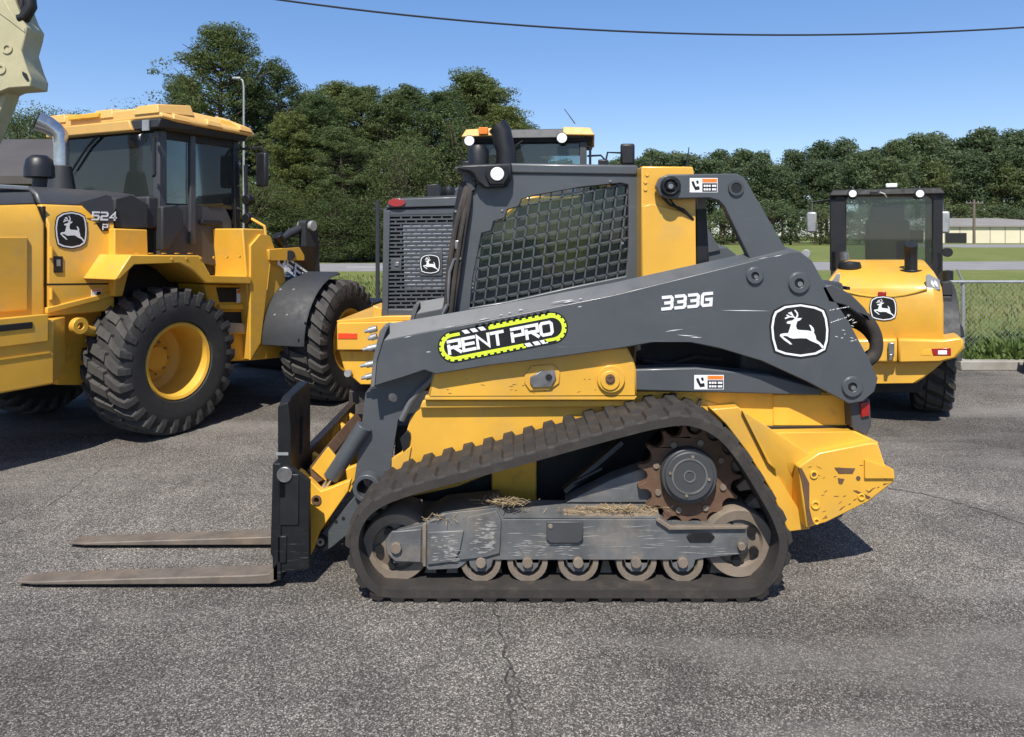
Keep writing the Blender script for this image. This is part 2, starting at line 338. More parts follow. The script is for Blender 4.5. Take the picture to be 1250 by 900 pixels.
def grassm(n, l, b, v):
    a = N_noise(n, l, v, 0.25, 6, 0.65); f = N_noise(n, l, v, 7, 6, 0.75)
    c = N_ramp(n, l, a, [(0.3, (0.095, 0.135, 0.03)), (0.5, (0.145, 0.17, 0.045)), (0.7, (0.20, 0.195, 0.075))])
    c = N_mix(n, l, c, N_ramp(n, l, f, [(0.3, (0.55, 0.6, 0.55)), (0.7, (1.4, 1.35, 1.25))]), 1.0, 'MULTIPLY')
    l.new(c, b.inputs['Base Color'])
    bp = n.new('ShaderNodeBump'); bp.inputs['Strength'].default_value = 0.8; bp.inputs['Distance'].default_value = 0.06; l.new(f, bp.inputs['Height']); l.new(bp.outputs[0], b.inputs['Normal'])
ground_mat('field', grassm)
def roadm(n, l, b, v):
    a = N_noise(n, l, v, 0.6, 6, 0.6); l.new(N_ramp(n, l, a, [(0.3, (0.19, 0.185, 0.18)), (0.7, (0.27, 0.26, 0.25))]), b.inputs['Base Color'])
ground_mat('road_surface', roadm)
def leafm(name, c0, c1, tr=0.25):
    m = bpy.data.materials.new(name); m.use_nodes = True; n = m.node_tree.nodes; l = m.node_tree.links; b = n['Principled BSDF']; out = n['Material Output']
    tc = n.new('ShaderNodeTexCoord'); oi = n.new('ShaderNodeObjectInfo')
    f = N_noise(n, l, tc.outputs['Object'], 1.3, 5, 0.7); c = N_ramp(n, l, f, [(0.32, c0), (0.68, c1)])
    k = N_ramp(n, l, oi.outputs['Random'], [(0.0, (0.72, 0.78, 0.8)), (0.5, (1, 1, 1)), (1.0, (1.25, 1.12, 0.85))])
    c = N_mix(n, l, c, k, 1.0, 'MULTIPLY'); l.new(c, b.inputs['Base Color']); b.inputs['Roughness'].default_value = 0.6; b.inputs['Specular IOR Level'].default_value = 0.3
    t = n.new('ShaderNodeBsdfTranslucent'); l.new(c, t.inputs[0]); mx = n.new('ShaderNodeMixShader'); mx.inputs[0].default_value = tr
    l.new(b.outputs[0], mx.inputs[1]); l.new(t.outputs[0], mx.inputs[2]); l.new(mx.outputs[0], out.inputs[0]); M[name] = m
leafm('pine_leaf', (0.060, 0.098, 0.034), (0.135, 0.172, 0.060), .42); leafm('broad_leaf', (0.066, 0.102, 0.034), (0.150, 0.185, 0.064), .42); leafm('weed_leaf', (0.085, 0.135, 0.03), (0.19, 0.25, 0.07), 0.35); leafm('field_blade', (0.11, 0.135, 0.035), (0.20, 0.195, 0.075), 0.35)
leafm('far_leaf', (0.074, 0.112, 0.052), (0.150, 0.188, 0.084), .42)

def sheet(name, poly, z, m, label=None):
    mb = MB(); mb.prism([(x, y, z) for x, y in poly], (0, 0, -0.3)); o = mb.build(name, m, smooth=False); tag(o, label, None, None, 'structure'); return o
KX, KY, KF = 6.0, 10.12, 19.3
g = MB(); g.add([(-2500, -400, -0.02), (2500, -400, -0.02), (2500, 2500, -0.02), (-2500, 2500, -0.02)], [(0, 1, 2, 3)]); tag(g.build('grass_field', 'field', smooth=False), 'flat grass field running back to the trees', kind='structure')
asp = sheet('asphalt', [(-60, -40), (60, -40), (60, KY), (KX, KY), (KX, KF), (-60, KF)], 0.0, 'asphalt', 'worn grey asphalt lot')
# kerb: separate cast lengths
kerb = root('kerb', 'low concrete kerb between the asphalt and the weeds', 'kerb'); kerb['kind'] = 'structure'; del kerb['category']
kl = 2.4; km = MB().box((kl/2-0.004, 0.08, 0.06), (kl-0.008, 0.16, 0.13)).build('kerb_stone', 'concrete', kerb, 0.015)
km.location = (KX, KY, 0)
for i in range(1, 9): inst(km, kerb, (KX+i*kl, KY+random.uniform(-.006, .006), random.uniform(-.006, .004)))
for i in range(4): inst(km, kerb, (KX+0.16, KY+0.165+i*kl, 0), (0, 0, R(90)))
for i in range(16): inst(km, kerb, (KX-(i+1)*kl, KF, 0))
# cracks in the asphalt
def crack(px_pts, w0, seed):
    rnd = random.Random(seed); P = [ground_at(*p) for p in px_pts]; pts = []
    for a, b in zip(P[:-1], P[1:]):
        for k in range(10):
            t = k/10; L = math.hypot(b[0]-a[0], b[1]-a[1]); pts.append((a[0]+(b[0]-a[0])*t+rnd.gauss(0, .006+L*.012), a[1]+(b[1]-a[1])*t+rnd.gauss(0, .006+L*.012)))
    mb = MB(); rows = []
    for i, p in enumerate(pts):
        q = pts[min(i+1, len(pts)-1)]; o = pts[max(i-1, 0)]; d = Vector((q[0]-o[0], q[1]-o[1])).normalized(); n = Vector((-d.y, d.x)); ww = w0*rnd.uniform(.25, 1.0)
        rows.append([(p[0]+n.x*ww, p[1]+n.y*ww, 0.003), (p[0]-n.x*ww, p[1]-n.y*ww, 0.003)])
    mb.loft(rows); o = mb.build('crack', 'crackfill', asp, smooth=False)
M['crackfill'] = mat('dark_crack', (0.042, 0.038, 0.034), 0.95, var=0.3, dirt=(0.15, 0.14, 0.125), damt=0.6, dscale=14)
crack([(603, 745), (613, 775), (622, 815), (620, 850), (627, 900)], 0.0065, 3)
crack([(622, 815), (633, 838), (640, 870)], 0.004, 4)
crack([(1085, 596), (1130, 604), (1190, 620), (1250, 640), (1330, 664)], 0.008, 5)
crack([(0, 640), (60, 616), (140, 560)], 0.0035, 6)
crack([(690, 745), (740, 800), (820, 900)], 0.0015, 8)
# loose grit scattered on the asphalt
rs_ = random.Random(77); mb = MB()
for i in range(420):
    gx, gy = rs_.uniform(-4.5, 5), rs_.uniform(2.6, 8.5); r_ = rs_.uniform(.002, .0065)*(1+(rs_.random() < .06)); a_ = rs_.uniform(0, 6.28)
    ring_ = [(gx+r_*rs_.uniform(.7, 1.2)*math.cos(a_+k*1.257), gy+r_*rs_.uniform(.7, 1.2)*math.sin(a_+k*1.257)) for k in range(5)]
    mb.loft([[(x, y, 0.0) for x, y in ring_], [(gx+(x-gx)*.6, gy+(y-gy)*.6, r_*.9) for x, y in ring_]], 0, True)
M['grit'] = mat('loose_grit', (0.27, 0.25, 0.22), 0.9, var=0.6, vscale=3); o = mb.build('loose_grit', 'grit', smooth=False); tag(o, 'tiny loose stones scattered over the asphalt', kind='stuff')
# roads
mb = MB(); mb.prism([(-400, 34, 0.0), (-20, 38, 0.0), (40, 41, 0), (400, 52, 0.0), (400, 66, 0), (40, 53.5, 0), (-20, 49, 0), (-400, 44, 0.0)], (0, 0, -0.2)); tag(mb.build('road', 'road_surface', smooth=False), 'pale grey road crossing behind the lot', kind='structure')
mb = MB()
for k in range(-24, 40): mb.box((k*8.0, 43.6+k*8*0.043 + (0.9 if k > 4 else 0.3), 0.004), (3.0, 0.12, 0.006), Matrix.Rotation(R(2.5), 3, 'Z'))
tag(mb.build('road_marking', 'white', smooth=False), kind='structure')
mb = MB(); mb.prism([(70, 118, 0.0), (400, 118, 0.0), (400, 160, 0), (70, 160, 0)], (0, 0, -0.2)); tag(mb.build('far_pavement', 'road_surface', smooth=False), 'pale paved yard before the cream warehouse', kind='structure')

def blades(name, n, region, hmin, hmax, wd, m, seed, label=None, parent=None, curve=0.8):
    rs = np.random.RandomState(seed); P = region(rs, n); n = len(P); h = hmin+(hmax-hmin)*rs.uniform(0, 1, n)**1.7*(.45+.55*np.sin(P[:, 0]*2.3+np.sin(P[:, 1]*3.1)*1.5)**2); a = rs.uniform(0, 6.283, n); b = rs.uniform(0, 6.283, n); ln = rs.uniform(0.1, 1, n)*curve*h
    dx, dy = np.cos(a)*wd*h/hmax, np.sin(a)*wd*h/hmax; lx, ly = np.cos(b)*ln, np.sin(b)*ln
    v = np.zeros((n, 5, 3)); z0 = P[:, 2]
    v[:, 0] = np.stack([P[:, 0]-dx*.6, P[:, 1]-dy*.6, z0], 1); v[:, 1] = np.stack([P[:, 0]+dx*.6, P[:, 1]+dy*.6, z0], 1)
    v[:, 2] = np.stack([P[:, 0]+dx+lx*.45, P[:, 1]+dy+ly*.45, z0+h*.6], 1); v[:, 3] = np.stack([P[:, 0]-dx+lx*.45, P[:, 1]-dy+ly*.45, z0+h*.6], 1)
    v[:, 4] = np.stack([P[:, 0]+lx, P[:, 1]+ly, z0+h], 1)
    f = []; 
    for i in range(n): o = 5*i; f += [(o, o+1, o+2, o+3), (o+3, o+2, o+4)]
    me = bpy.data.meshes.new(name); me.from_pydata(v.reshape(-1, 3).tolist(), [], f); me.materials.append(M[m])
    o = bpy.data.objects.new(name, me); COL.objects.link(o); tag(o, label, None, None, 'stuff')
    if parent: o.parent = parent
    return o
def reg(x0, x1, y0, y1, z=-0.02, power=1.0):
    return lambda rs, n: np.stack([rs.uniform(x0, x1, n), y0+(y1-y0)*rs.uniform(0, 1, n)**power, np.full(n, z)], 1)
blades('weeds', 36000, reg(KX+.2, 13, KY+.17, KY+1.9), 0.05, 0.40, 0.042, 'weed_leaf', 11, 'lush green weeds growing between the kerb and the fence')
blades('grass_clumps', 16000, reg(KX+.2, 26, KY+1.9, 30, power=1.6), 0.06, 0.20, 0.022, 'field_blade', 12, 'yellow green mown grass behind the wire fence')
blades('grass_verge', 9000, reg(-14, KX, KF+.2, 34, power=1.4), 0.06, 0.20, 0.03, 'field_blade', 13, 'mown grass verge between the lot and the road')
# chain link fence: posts, rail, wire
fence = root('chain_link_fence', 'low galvanised chain link fence behind the kerb weeds', 'fence', (KX+1.2, 11.05, 0)); fx0, fx1, fh = -2.1, 14.0, 1.13
MB().tube([(fx0, 0, fh), (fx1, 0, fh)], 0.021, 8).build('top_rail', 'galv', fence)
pm = MB(); pm.tube([(0, 0, -.3), (0, 0, fh+.01)], 0.028, 8); pm.tube([(0, 0, fh), (-.085, .0, fh+.18)], 0.014, 6); fp = pm.build('post', 'galv', fence)
px0 = world_at(1177, 345, 11.05).x-(KX+1.2)
fp.location = (px0, 0.03, 0)
for k in (-1, 1, 2, 3, 4): inst(fp, fence, (px0+k*2.6, 0.03, 0))
mb = MB(); stp = 0.075; k = fx0-fh
while k < fx1:
    for sgn in (1, -1):
        a = Vector((k if sgn > 0 else k+fh, -.03+.004*sgn, 0.03)); b = Vector((k+fh if sgn > 0 else k, -.03+.004*sgn, fh-.01))
        mb.cyl(a, b, 0.0015, n=3, cap=False)
    k += stp
wm = mb.build('wire_mesh', 'galv', fence); wm['kind'] = 'stuff'

# ------------------------------------------------------------------ trees
def quads_mesh(name, C, size, rs, m, Nn):
    n = len(C); nn = Nn+rs.normal(size=(n, 3))*.42; nn /= np.linalg.norm(nn, axis=1)[:, None]; a = rs.normal(size=(n, 3)); a -= nn*np.sum(a*nn, 1)[:, None]; a /= np.linalg.norm(a, axis=1)[:, None]; b = np.cross(nn, a); b -= a*np.sum(a*b, 1)[:, None]; b /= np.linalg.norm(b, axis=1)[:, None]
    s = size*rs.uniform(0.55, 1.25, (n, 1)); asp_ = rs.uniform(0.22, 0.6, (n, 1))
    v = np.stack([C-a*s-b*s*asp_*.4, C-b*s*asp_+a*s*.1, C+a*s, C+b*s*asp_+a*s*.15], 1)
    me = bpy.data.meshes.new(name); nv = n*4
    me.vertices.add(nv); me.vertices.foreach_set('co', v.reshape(-1)); me.loops.add(nv); me.loops.foreach_set('vertex_index', np.arange(nv, dtype=np.int32))
    me.polygons.add(n); me.polygons.foreach_set('loop_start', np.arange(0, nv, 4, dtype=np.int32)); me.update(calc_edges=True); me.materials.append(M[m]); return me
def pine_meshes(seed, H, crown0, rad, nb, per, leaf, m, taper=0.6, clump=0.95):
    """a tapering trunk with limbs, needle clumps towards the limb ends"""
    rs = np.random.RandomState(seed); tr = MB(); bend = rs.uniform(-.03, .03, 2)
    tp = lambda z: Vector((bend[0]*z*z/H*1.2, bend[1]*z*z/H*1.2, z))
    tr.tube([tp(H*t) for t in (-.01, .2, .4, .6, .8, .96)], [H*.017, H*.0145, H*.012, H*.009, H*.005, H*.0015], 7); C = []; NN = []
    for i in range(nb):
        t = crown0+(1-crown0)*((i+rs.uniform())/nb); z = H*t; u = (t-crown0)/(1-crown0)
        prof = math.sin(min(1.0, u*1.25+.22)*math.pi*.5)*(1-u**2.2)**.5 if u < 1 else 0
        L = rad*max(.18, prof)*rs.uniform(.55, 1.12); az = rs.uniform(0, 6.283); el = rs.uniform(-.12, .42)+.35*u
        p0 = tp(z); p1 = p0+Vector((math.cos(az)*math.cos(el)*L, math.sin(az)*math.cos(el)*L, math.sin(el)*L))
        tr.tube([p0, p0.lerp(p1, .55)+Vector((0, 0, -.03*L)), p1], [H*.0042, H*.0028, H*.001], 4)
        for q in range(rs.randint(2, 5)):
            c = np.array(p0.lerp(p1, rs.uniform(.45, 1.05)))+rs.normal(size=3)*.35*clump; r = clump*rs.uniform(.55, 1.25)
            d = rs.normal(size=(per, 3)); d /= np.linalg.norm(d, axis=1)[:, None]; d *= rs.uniform(.5, 1, (per, 1))**.5; d[:, 2] *= .62
            C.append(c+d*r); NN.append(d*(1, 1, 1.5)/np.linalg.norm(d*(1, 1, 1.5), axis=1)[:, None])
    C = np.concatenate(C); return tr.mesh('trunk', ['bark']), quads_mesh('crown', C, leaf, rs, m, np.concatenate(NN))
def bush_meshes(seed, H, rad, nc, per, leaf, m):
    rs = np.random.RandomState(seed); tr = MB(); C = []; NN = []
    tr.tube([(0, 0, -.1), (0, 0, H*.3), (.02*H, 0, H*.75)], [H*.022, H*.016, H*.004], 6)
    for i in range(nc):
        u = rs.uniform(.08, 1); az = rs.uniform(0, 6.283); rr = rad*math.sqrt(max(.05, 1-((u-.42)/.62)**2))*rs.uniform(.3, 1.0); c = np.array((math.cos(az)*rr, math.sin(az)*rr, u*H*.93))
        tr.tube([(0, 0, max(.05, u*H*.55)), tuple(c*.6+np.array((0, 0, u*H*.35))), tuple(c)], [H*.006, H*.004, H*.001], 4)
        r = rad*rs.uniform(.20, .42); d = rs.normal(size=(per, 3)); d /= np.linalg.norm(d, axis=1)[:, None]; d *= rs.uniform(.5, 1, (per, 1))**.4; d[:, 2] *= .75; C.append(c+d*r); NN.append(d*(1, 1, 1.3)/np.linalg.norm(d*(1, 1, 1.3), axis=1)[:, None])
    C = np.concatenate(C); return tr.mesh('trunk', ['bark']), quads_mesh('crown', C, leaf, rs, m, np.concatenate(NN))
near_pines = [pine_meshes(20+i, 16.0, [.16, .30, .22][i], [4.7, 4.0, 4.4][i], [230, 130, 180][i], 95, .088, 'pine_leaf', clump=[.66, .60, .62][i]) for i in range(3)]
wood_pines = [pine_meshes(30+i, 14.0, .08, [3.3, 2.9, 3.6][i], 200, 88, .088, 'broad_leaf', clump=.56) for i in range(3)]
broads = [bush_meshes(40+i, 12.0, 4.2, 130, 150, .10, 'broad_leaf') for i in range(3)]
far_pines = [pine_meshes(60+i, 24.0, [.42, .30, .36, .5][i], [4.6, 5.2, 4.2, 4.8][i], 80, 40, .36, 'far_leaf', clump=1.7) for i in range(4)]
far_broads = [bush_meshes(80+i, 20.0, 7.0, 85, 60, .42, 'far_leaf') for i in range(2)]
def tree(kind, tm, x, y, h, hb, label, group, name, wide=1.0):
    r_ = root(name, label, 'tree', (x, y, 0), random.uniform(0, 360), group); s = h/hb
    for nm, me in zip(('trunk', 'crown'), tm):
        o = bpy.data.objects.new(nm, me); COL.objects.link(o); o.parent = r_; o.scale = (s*wide, s*wide, s)
    return r_
def tree_px(tm, hb, px, top, D, label, group, name, wide=1.0):
    p = world_at(px, top, D); return tree(None, tm, p.x, D, p.z, hb, label, group, name, wide)
tree_px(near_pines[0], 16, 268, 44, 62, 'tall full pine rising highest behind the left wheel loader cab', 'pines behind the left wheel loader', 'pine_tree', 1.15)
tree_px(near_pines[1], 16, 345, 82, 64, 'loose open pine beside the tallest pine, sky showing through', 'pines behind the left wheel loader', 'pine_tree', .9)
tree_px(near_pines[2], 16, 222, 100, 66, 'shorter pine on the far left flank of the tallest pine', 'pines behind the left wheel loader', 'pine_tree', .8)
tree_px(near_pines[0], 16, 318, 112, 68, 'mid-height pine filling the gap right of the tallest pine', 'pines behind the left wheel loader', 'pine_tree', .9)
tree_px(near_pines[2], 16, 372, 120, 70, 'narrow pine where the tall pines meet the wood', 'pines behind the left wheel loader', 'pine_tree', .8)
lw = 'trees behind the grey machine and left wheel loader'
for k, (px, top, D, q) in enumerate([(385, 128, 58, 0), (405, 110, 66, 1), (440, 116, 62, 2), (474, 126, 60, 0), (508, 116, 66, 1), (540, 122, 60, 2), (574, 101, 64, 0), (603, 108, 66, 1), (622, 140, 58, 2), (560, 135, 57, 1), (360, 150, 56, 2), (420, 165, 54, 1), (492, 170, 54, 0), (648, 160, 62, 1)]):
    if k not in (9, 12): tree_px(wood_pines[k % 3], 14, px, top-4, D, 'green tree in the wood between the left loader and the track loader cab', lw, 'pine_tree', 1.4)
    else: tree_px(broads[q], 12, px, top, D, 'green tree in the wood between the left loader and the track loader cab', lw, 'broadleaf_tree', 1.15)
for k, (px, top) in enumerate([(310, 215), (345, 235), (378, 225), (408, 240), (440, 232), (470, 245), (500, 240), (540, 235), (290, 220), (575, 235), (610, 230)]):
    tree_px(broads[k % 3], 12, px, top, 52+k % 3, 'low bushy tree filling the foot of the wood left of the track loader', 'low trees at the foot of the wood', 'low_tree', 1.9)
for k, (px, top, D) in enumerate([(-40, 150, 70), (-5, 140, 76), (25, 132, 72), (52, 128, 78), (80, 138, 70), (110, 135, 75), (140, 140, 70), (172, 128, 74), (10, 165, 64), (60, 168, 62), (110, 170, 62)]):
    tree_px(broads[k % 3], 12, px, top, D, 'rounded tree behind the dark shed at the far left', 'trees behind the dark shed', 'broadleaf_tree', 1.1)
rw = 'pines of the far wood on the right'
rt = [(655, 205), (690, 200), (725, 208), (765, 205), (800, 188), (828, 190), (856, 208), (880, 190), (912, 188), (945, 204), (972, 188), (1002, 180), (1030, 176), (1062, 186), (1090, 176), (1118, 172), (1140, 168), (1168, 176), (1196, 163), (1222, 174), (1240, 166), (1275, 165), (1310, 170), (1345, 164)]
for k, (px, top) in enumerate(rt):
    tree_px(far_pines[k % 4], 24, px, top, 176+(k*37 % 22)+(45 if px > 1095 else 0), 'dark pine in the distant wood behind the right wheel loader', rw, 'pine_tree', random.uniform(1.0, 1.3))
for k in range(26):
    px = 640+k*29+random.uniform(-8, 8); top = 206-(px-640)*.028+random.uniform(-8, 14)
    tree_px(far_pines[(k+1) % 4], 24, px, top, 160+(k*29 % 14)+(58 if px > 1095 else 0), 'dark pine in the distant wood behind the right wheel loader', rw, 'pine_tree', random.uniform(1.0, 1.35))
for k in range(24):
    px = 630+k*31+random.uniform(-8, 8); top = 246+random.uniform(-10, 10)
    tree_px(far_broads[k % 2], 20, px, top, (148 if px < 1095 else 214)+k % 5, 'bushy tree along the near edge of the distant wood', 'bushy trees at the edge of the far wood', 'broadleaf_tree', 1.6)

# ------------------------------------------------------------------ buildings, poles, cable
wh = root('warehouse', 'long low cream warehouse with grey metal roof at the far right', 'building', (72, 186, 0))
x0, x1 = world_at(1120, 290, 186).x-72, world_at(1345, 290, 186).x-72; eh = 4.0; dp = 26
MB().box(((x0+x1)/2, dp/2, eh/2), (x1-x0, dp, eh)).build('wall', 'cream', wh)
mb = MB(); rr = world_at(1235, 270, 186+dp/2).x-72
mb.loft([[(x0-.5, -.6, eh), (x1+.5, -.6, eh), (x1+.5, dp+.6, eh), (x0-.5, dp+.6, eh)], [(x0-.5, -.6, eh+.35), (x1+.5, -.6, eh+.35), (x1+.5, dp+.6, eh+.35), (x0-.5, dp+.6, eh+.35)], [(x0+6, dp*.5-1, eh+2.4), (x1-18, dp*.5-1, eh+2.4), (x1-18, dp*.5+1, eh+2.4), (x0+6, dp*.5+1, eh+2.4)]], 0, True); mb.build('roof', 'metalroof', wh)
for k in range(12):
    MB().box((x0+3+k*3.7, -.06, eh*.5), (.12, .1, eh)).build('wall_joint', 'metalroof', wh)
for px in (1165, 1178): pass
mb = MB(); a = world_at(1155, 294, 185.9).x-72; mb.box((a+2.4, -.08, 1.3), (5.2, .14, 2.4)); mb.build('loading_opening', 'darkin', wh)
pp = root('power_pole', 'wooden power pole standing before the cream warehouse', 'pole', (*world_at(1189, 290, 176).xy, 0)); MB().tube([(0, 0, -.5), (0, 0, 10.2)], [.34, .26], 8).build('post', 'wood', pp); MB().box((0, -.15, 9.4), (4.2, .2, .24)).build('crossarm', 'wood', pp)
for dx in (-1.8, -.9, .9, 1.8): MB().cyl((dx, -.15, 9.5), (dx, -.15, 9.9), .09, .05, 8).build('insulator', 'galv', pp)
lp = root('light_pole', 'thin white light pole with short arm behind the left loader cab', 'light pole', (*world_at(297.5, 288, 33).xy, 0)); tz = world_at(297, 97, 33).z
MB().tube([(0, 0, -.2), (0, 0, tz-.3), (-.05, 0, tz-.05), (-.16, 0, tz+.03)], [.055, .042, .036, .032], 8).build('post', 'galv', lp)
MB().box((-.3, 0, tz+.05), (.36, .16, .09)).build('lamp_head', 'galv', lp, .02)
sp = root('sign_post', 'thin dark steel post in the grass left of the grey rear grille', 'post', (*world_at(461, 288, 19.6).xy, 0)); MB().tube([(0, 0, -.2), (0, 0, 2.72)], .055, 8).build('post', 'fender', sp); MB().box((.05, 0, 2.5), (.32, .03, .05)).build('bracket', 'fender', sp); MB().cyl((0, 0, -.1), (0, 0, .1), .16, n=10).build('base', 'concrete', sp)
mb = MB(); cp = []
for k in range(41):
    t = k/40; x = -8+t*22; y = 13.0+t*3.0; zz = world_at(0, 0, 1).z
    pxx = CX+FOC*x/y; py = -6+ (pxx-300)*.148-((pxx-300)**2)*.000112 if pxx > -400 else -110
    cp.append((x, y, EYE-(py-HY)/FOC*y))
mb.tube(cp, .018, 6); tag(mb.build('overhead_cable', 'cable'), 'dark cable sagging across the clear blue sky', 'cable')
sh = root('shed', 'low dark shed with weathered roof behind the left wheel loader', 'building', (-21.6, 24, 0))
zt = world_at(0, 174, 24).z; ze = world_at(0, 214, 24).z
MB().box((-.0, 5, ze/2-.05), (14.6, 8, ze)).build('wall', 'shedwall', sh)
MB().prism([(-7.9, -.4, ze-.05), (-7.9, 3.5, zt+.55), (-7.9, 10.6, ze-.3), (-7.9, 10.6, ze-.55), (-7.9, -.4, ze-.3)], (14.9, 0, 0)).build('roof', 'brownroof', sh)

# ------------------------------------------------------------------ the compact track loader
YC = 4.71
C = Frame((0.3, YC), 0.0)
def c(px, py, D): return C.on(px, py, 'y', D-YC)
def cp_(pts, D): return [c(x, y, D) for x, y in pts]
ctl = root('track_loader', 'yellow and grey tracked loader with mesh side window, parked side-on in front', 'track loader', (0.3, YC, 0))
def plate(name, pts, D, th, m, bevel=0.006, holes=(), parent=None):
    return MB().prism(cp_(pts, D), (0, th, 0), holes=[cp_(h, D) for h in holes]).build(name, m, parent or ctl, bevel)
def disc(mb, px, py, D, rp, th, n=28, m=0, taper=None):
    p = c(px, py, D); r = rp*D/FOC; mb.cyl(p, p+Vector((0, th, 0)), r, (taper or rp)*D/FOC, n, m); return mb
def circ(px, py, r, n=20): return [(px+r*math.cos(2*math.pi*i/n), py+r*math.sin(2*math.pi*i/n)) for i in range(n)]
def ringd(mb, px, py, D, r0, r1, th, n=28, m=0):
    p = c(px, py, D); k = D/FOC; mb.lathe([(r0*k, 0), (r1*k, 0), (r1*k, th), (r0*k, th)], p, (0, 1, 0), n, m, True); return mb
# --- track undercarriage
TD = 3.71; TW = 0.40
TP = [(478, 736.5), (452, 729), (432, 706), (421, 668), (428, 634), (452, 608), (500, 588), (600, 561), (700, 533), (770, 514), (806, 506), (838, 503), (868, 511), (893, 528), (916, 556), (942, 598), (960, 632), (968, 664), (960, 700), (940, 725), (912, 736.5), (800, 737), (700, 737), (600, 737)]
outer, Ltot = smooth_closed(cp_(TP, TD), 188)
def inward(pts, d):
    n = len(pts); r_ = []
    for i in range(n):
        t = (pts[(i+2) % n]-pts[i-2]).normalized(); nn = Vector((-t.z, 0, t.x)); r_.append(pts[i]-nn*d)
    return r_
area = sum(outer[i].x*outer[(i+1) % 188].z-outer[(i+1) % 188].x*outer[i].z for i in range(188))
if area < 0: outer = outer[::-1]
# outer loop now runs so that (-t.z, t.x) points inwards or outwards consistently: test it
t0 = (outer[2]-outer[-2]).normalized(); n0 = Vector((-t0.z, 0, t0.x)); cen = sum(outer, Vector())/188
SG = 1.0 if n0.dot(cen-outer[0]) > 0 else -1.0
def off(d): return inward(outer, -SG*d)
LUG = 0.017; BT = 0.050
b0, b1 = off(LUG), off(LUG+BT)
mb = MB(); n = 188; e = .012
rows = []
for i in range(n):
    a, b = b0[i], b1[i]; m_ = a.lerp(b, .2)
    Y = lambda p, y: Vector((p.x, p.y+y, p.z))
    rows.append([Y(m_, 0), Y(a, e), Y(a, TW-e), Y(m_, TW), Y(b, TW), Y(b, 0)])
rows.append(rows[0]); mb.loft(rows, 0, True, False)
track = mb.build('rubber_track', 'rubber', ctl)
# tread lugs: an outer and an inner block, half a pitch apart
pitch = Ltot/47
def lugmesh(y0, y1):
    a, b = .036, .024; mb = MB()
    lo = [(-a, y0, -.008), (a, y0, -.008), (a, y1, -.008), (-a, y1, -.008)]; hi = [(-b, y0+.008, LUG), (b, y0+.008, LUG), (b, y1-.008, LUG), (-b, y1-.008, LUG)]
    return mb.loft([lo, hi], 0, True).mesh('tread_lug', ['rubber'], False)
lugA, lugB = lugmesh(.0, .15), lugmesh(.175, .445)
gm = MB(); gm.loft([[(-.03, .19, 0), (.03, .19, 0), (.03, .26, 0), (-.03, .26, 0)], [(-.014, .205, .055), (.014, .205, .055), (.014, .245, .055), (-.014, .245, .055)]], 0, True); guide = gm.mesh('guide_lug', ['idler'], False)
def along(s, pts):
    f = (s/Ltot*n) % n; i = int(f); t = f-i; p = pts[i].lerp(pts[(i+1) % n], t); d = (outer[(i+2) % n]-outer[(i-1) % n]).normalized(); nn = Vector((-d.z, 0, d.x))*SG
    return p, d, nn
def place(me, name, s, pts, outward, parent):
    p, d, nn = along(s, pts); z = -nn if outward else nn; x = d; y = Vector((0, 1, 0))
    if x.cross(y).dot(z) < 0: x = -x
    o = bpy.data.objects.new(name, me); COL.objects.link(o); o.parent = parent
    mt = Matrix((x, y, z)).transposed().to_4x4(); mt.translation = p; o.matrix_local = mt
for k in range(47):
    place(lugA, 'tread_lug', k*pitch, b0, True, track); place(lugB, 'tread_lug', (k+.5)*pitch, b0, True, track)
    place(guide, 'guide_lug', (k+.25)*pitch, b1, False, track)
# track frame
FD = 3.80
fr = [(474, 655), (487, 647), (516, 641), (541, 627), (608, 620), (614, 634), (805, 634), (819, 643), (911, 643), (914, 667), (902, 677), (862, 681)]
bumps = []
for bx in (834, 777): bumps += [(bx+20, 683), (bx+11, 697), (bx-11, 697), (bx-20, 683)] if bx == 777 else [(bx+18, 684), (bx+11, 697), (785, 697)]
bumps = [(852, 683)]
for bx in (834, 777, 706, 644, 587): bumps += [(bx+15, 684), (bx+13, 692), (bx+7, 698), (bx-7, 698), (bx-13, 692), (bx-15, 684)]
bumps += [(566, 690), (560, 694), (522, 696), (516, 688), (480, 688), (478, 676)]
tf = plate('track_frame', fr+bumps, FD, .28, 'grey_rub', .008)
MB().prism(cp_([(541, 625), (608, 618), (614, 633), (806, 633), (800, 616), (700, 612), (612, 611), (560, 615)], FD), (0, .02, 0)).build('top_ledge', 'grey_rub', tf) if False else None
mb = MB(); mb.loft([cp_([(541, 626), (608.5, 619), (613.5, 632.5), (806, 633)], FD+.004), cp_([(545, 619), (609, 611), (630, 610.5), (800, 611)], FD+.16), cp_([(545, 660), (612, 660), (700, 660), (800, 660)], FD+.16), cp_([(541, 660), (608, 660), (700, 660), (806, 660)], FD+.004)], 0, False); mb.build('top_ledge', 'grey_rub', tf)
# stiffening steps welded on the frame face
plate('face_plate', [(522, 650), (566, 648), (562, 670), (554, 686), (522, 690)], FD-.012, .014, 'grey_rub', .004, parent=tf)
plate('face_plate', [(570, 632), (606, 624), (612, 636), (610, 676), (596, 680), (562, 684), (560, 678), (568, 668)], FD-.012, .014, 'grey_rub', .004, parent=tf)
plate('cover_plate', [(667, 637), (712, 637), (712, 660), (706, 664), (672, 664), (667, 660)], FD-.016, .018, 'grey_clean', .006, parent=tf)
plate('front_strap', [(516, 640), (520, 639), (520, 692), (516, 692)], FD-.014, .016, 'idler', .003, parent=tf)
plate('rear_slot', [(842, 651), (868, 651), (873, 656), (868, 662), (842, 662), (838, 656)], FD-.006, .01, 'black', .003, parent=tf)
plate('rear_channel', [(805, 633), (819, 643), (911, 643), (911, 646), (817, 647), (801, 636)], FD-.02, .03, 'idler', .003, parent=tf)
mb = MB()
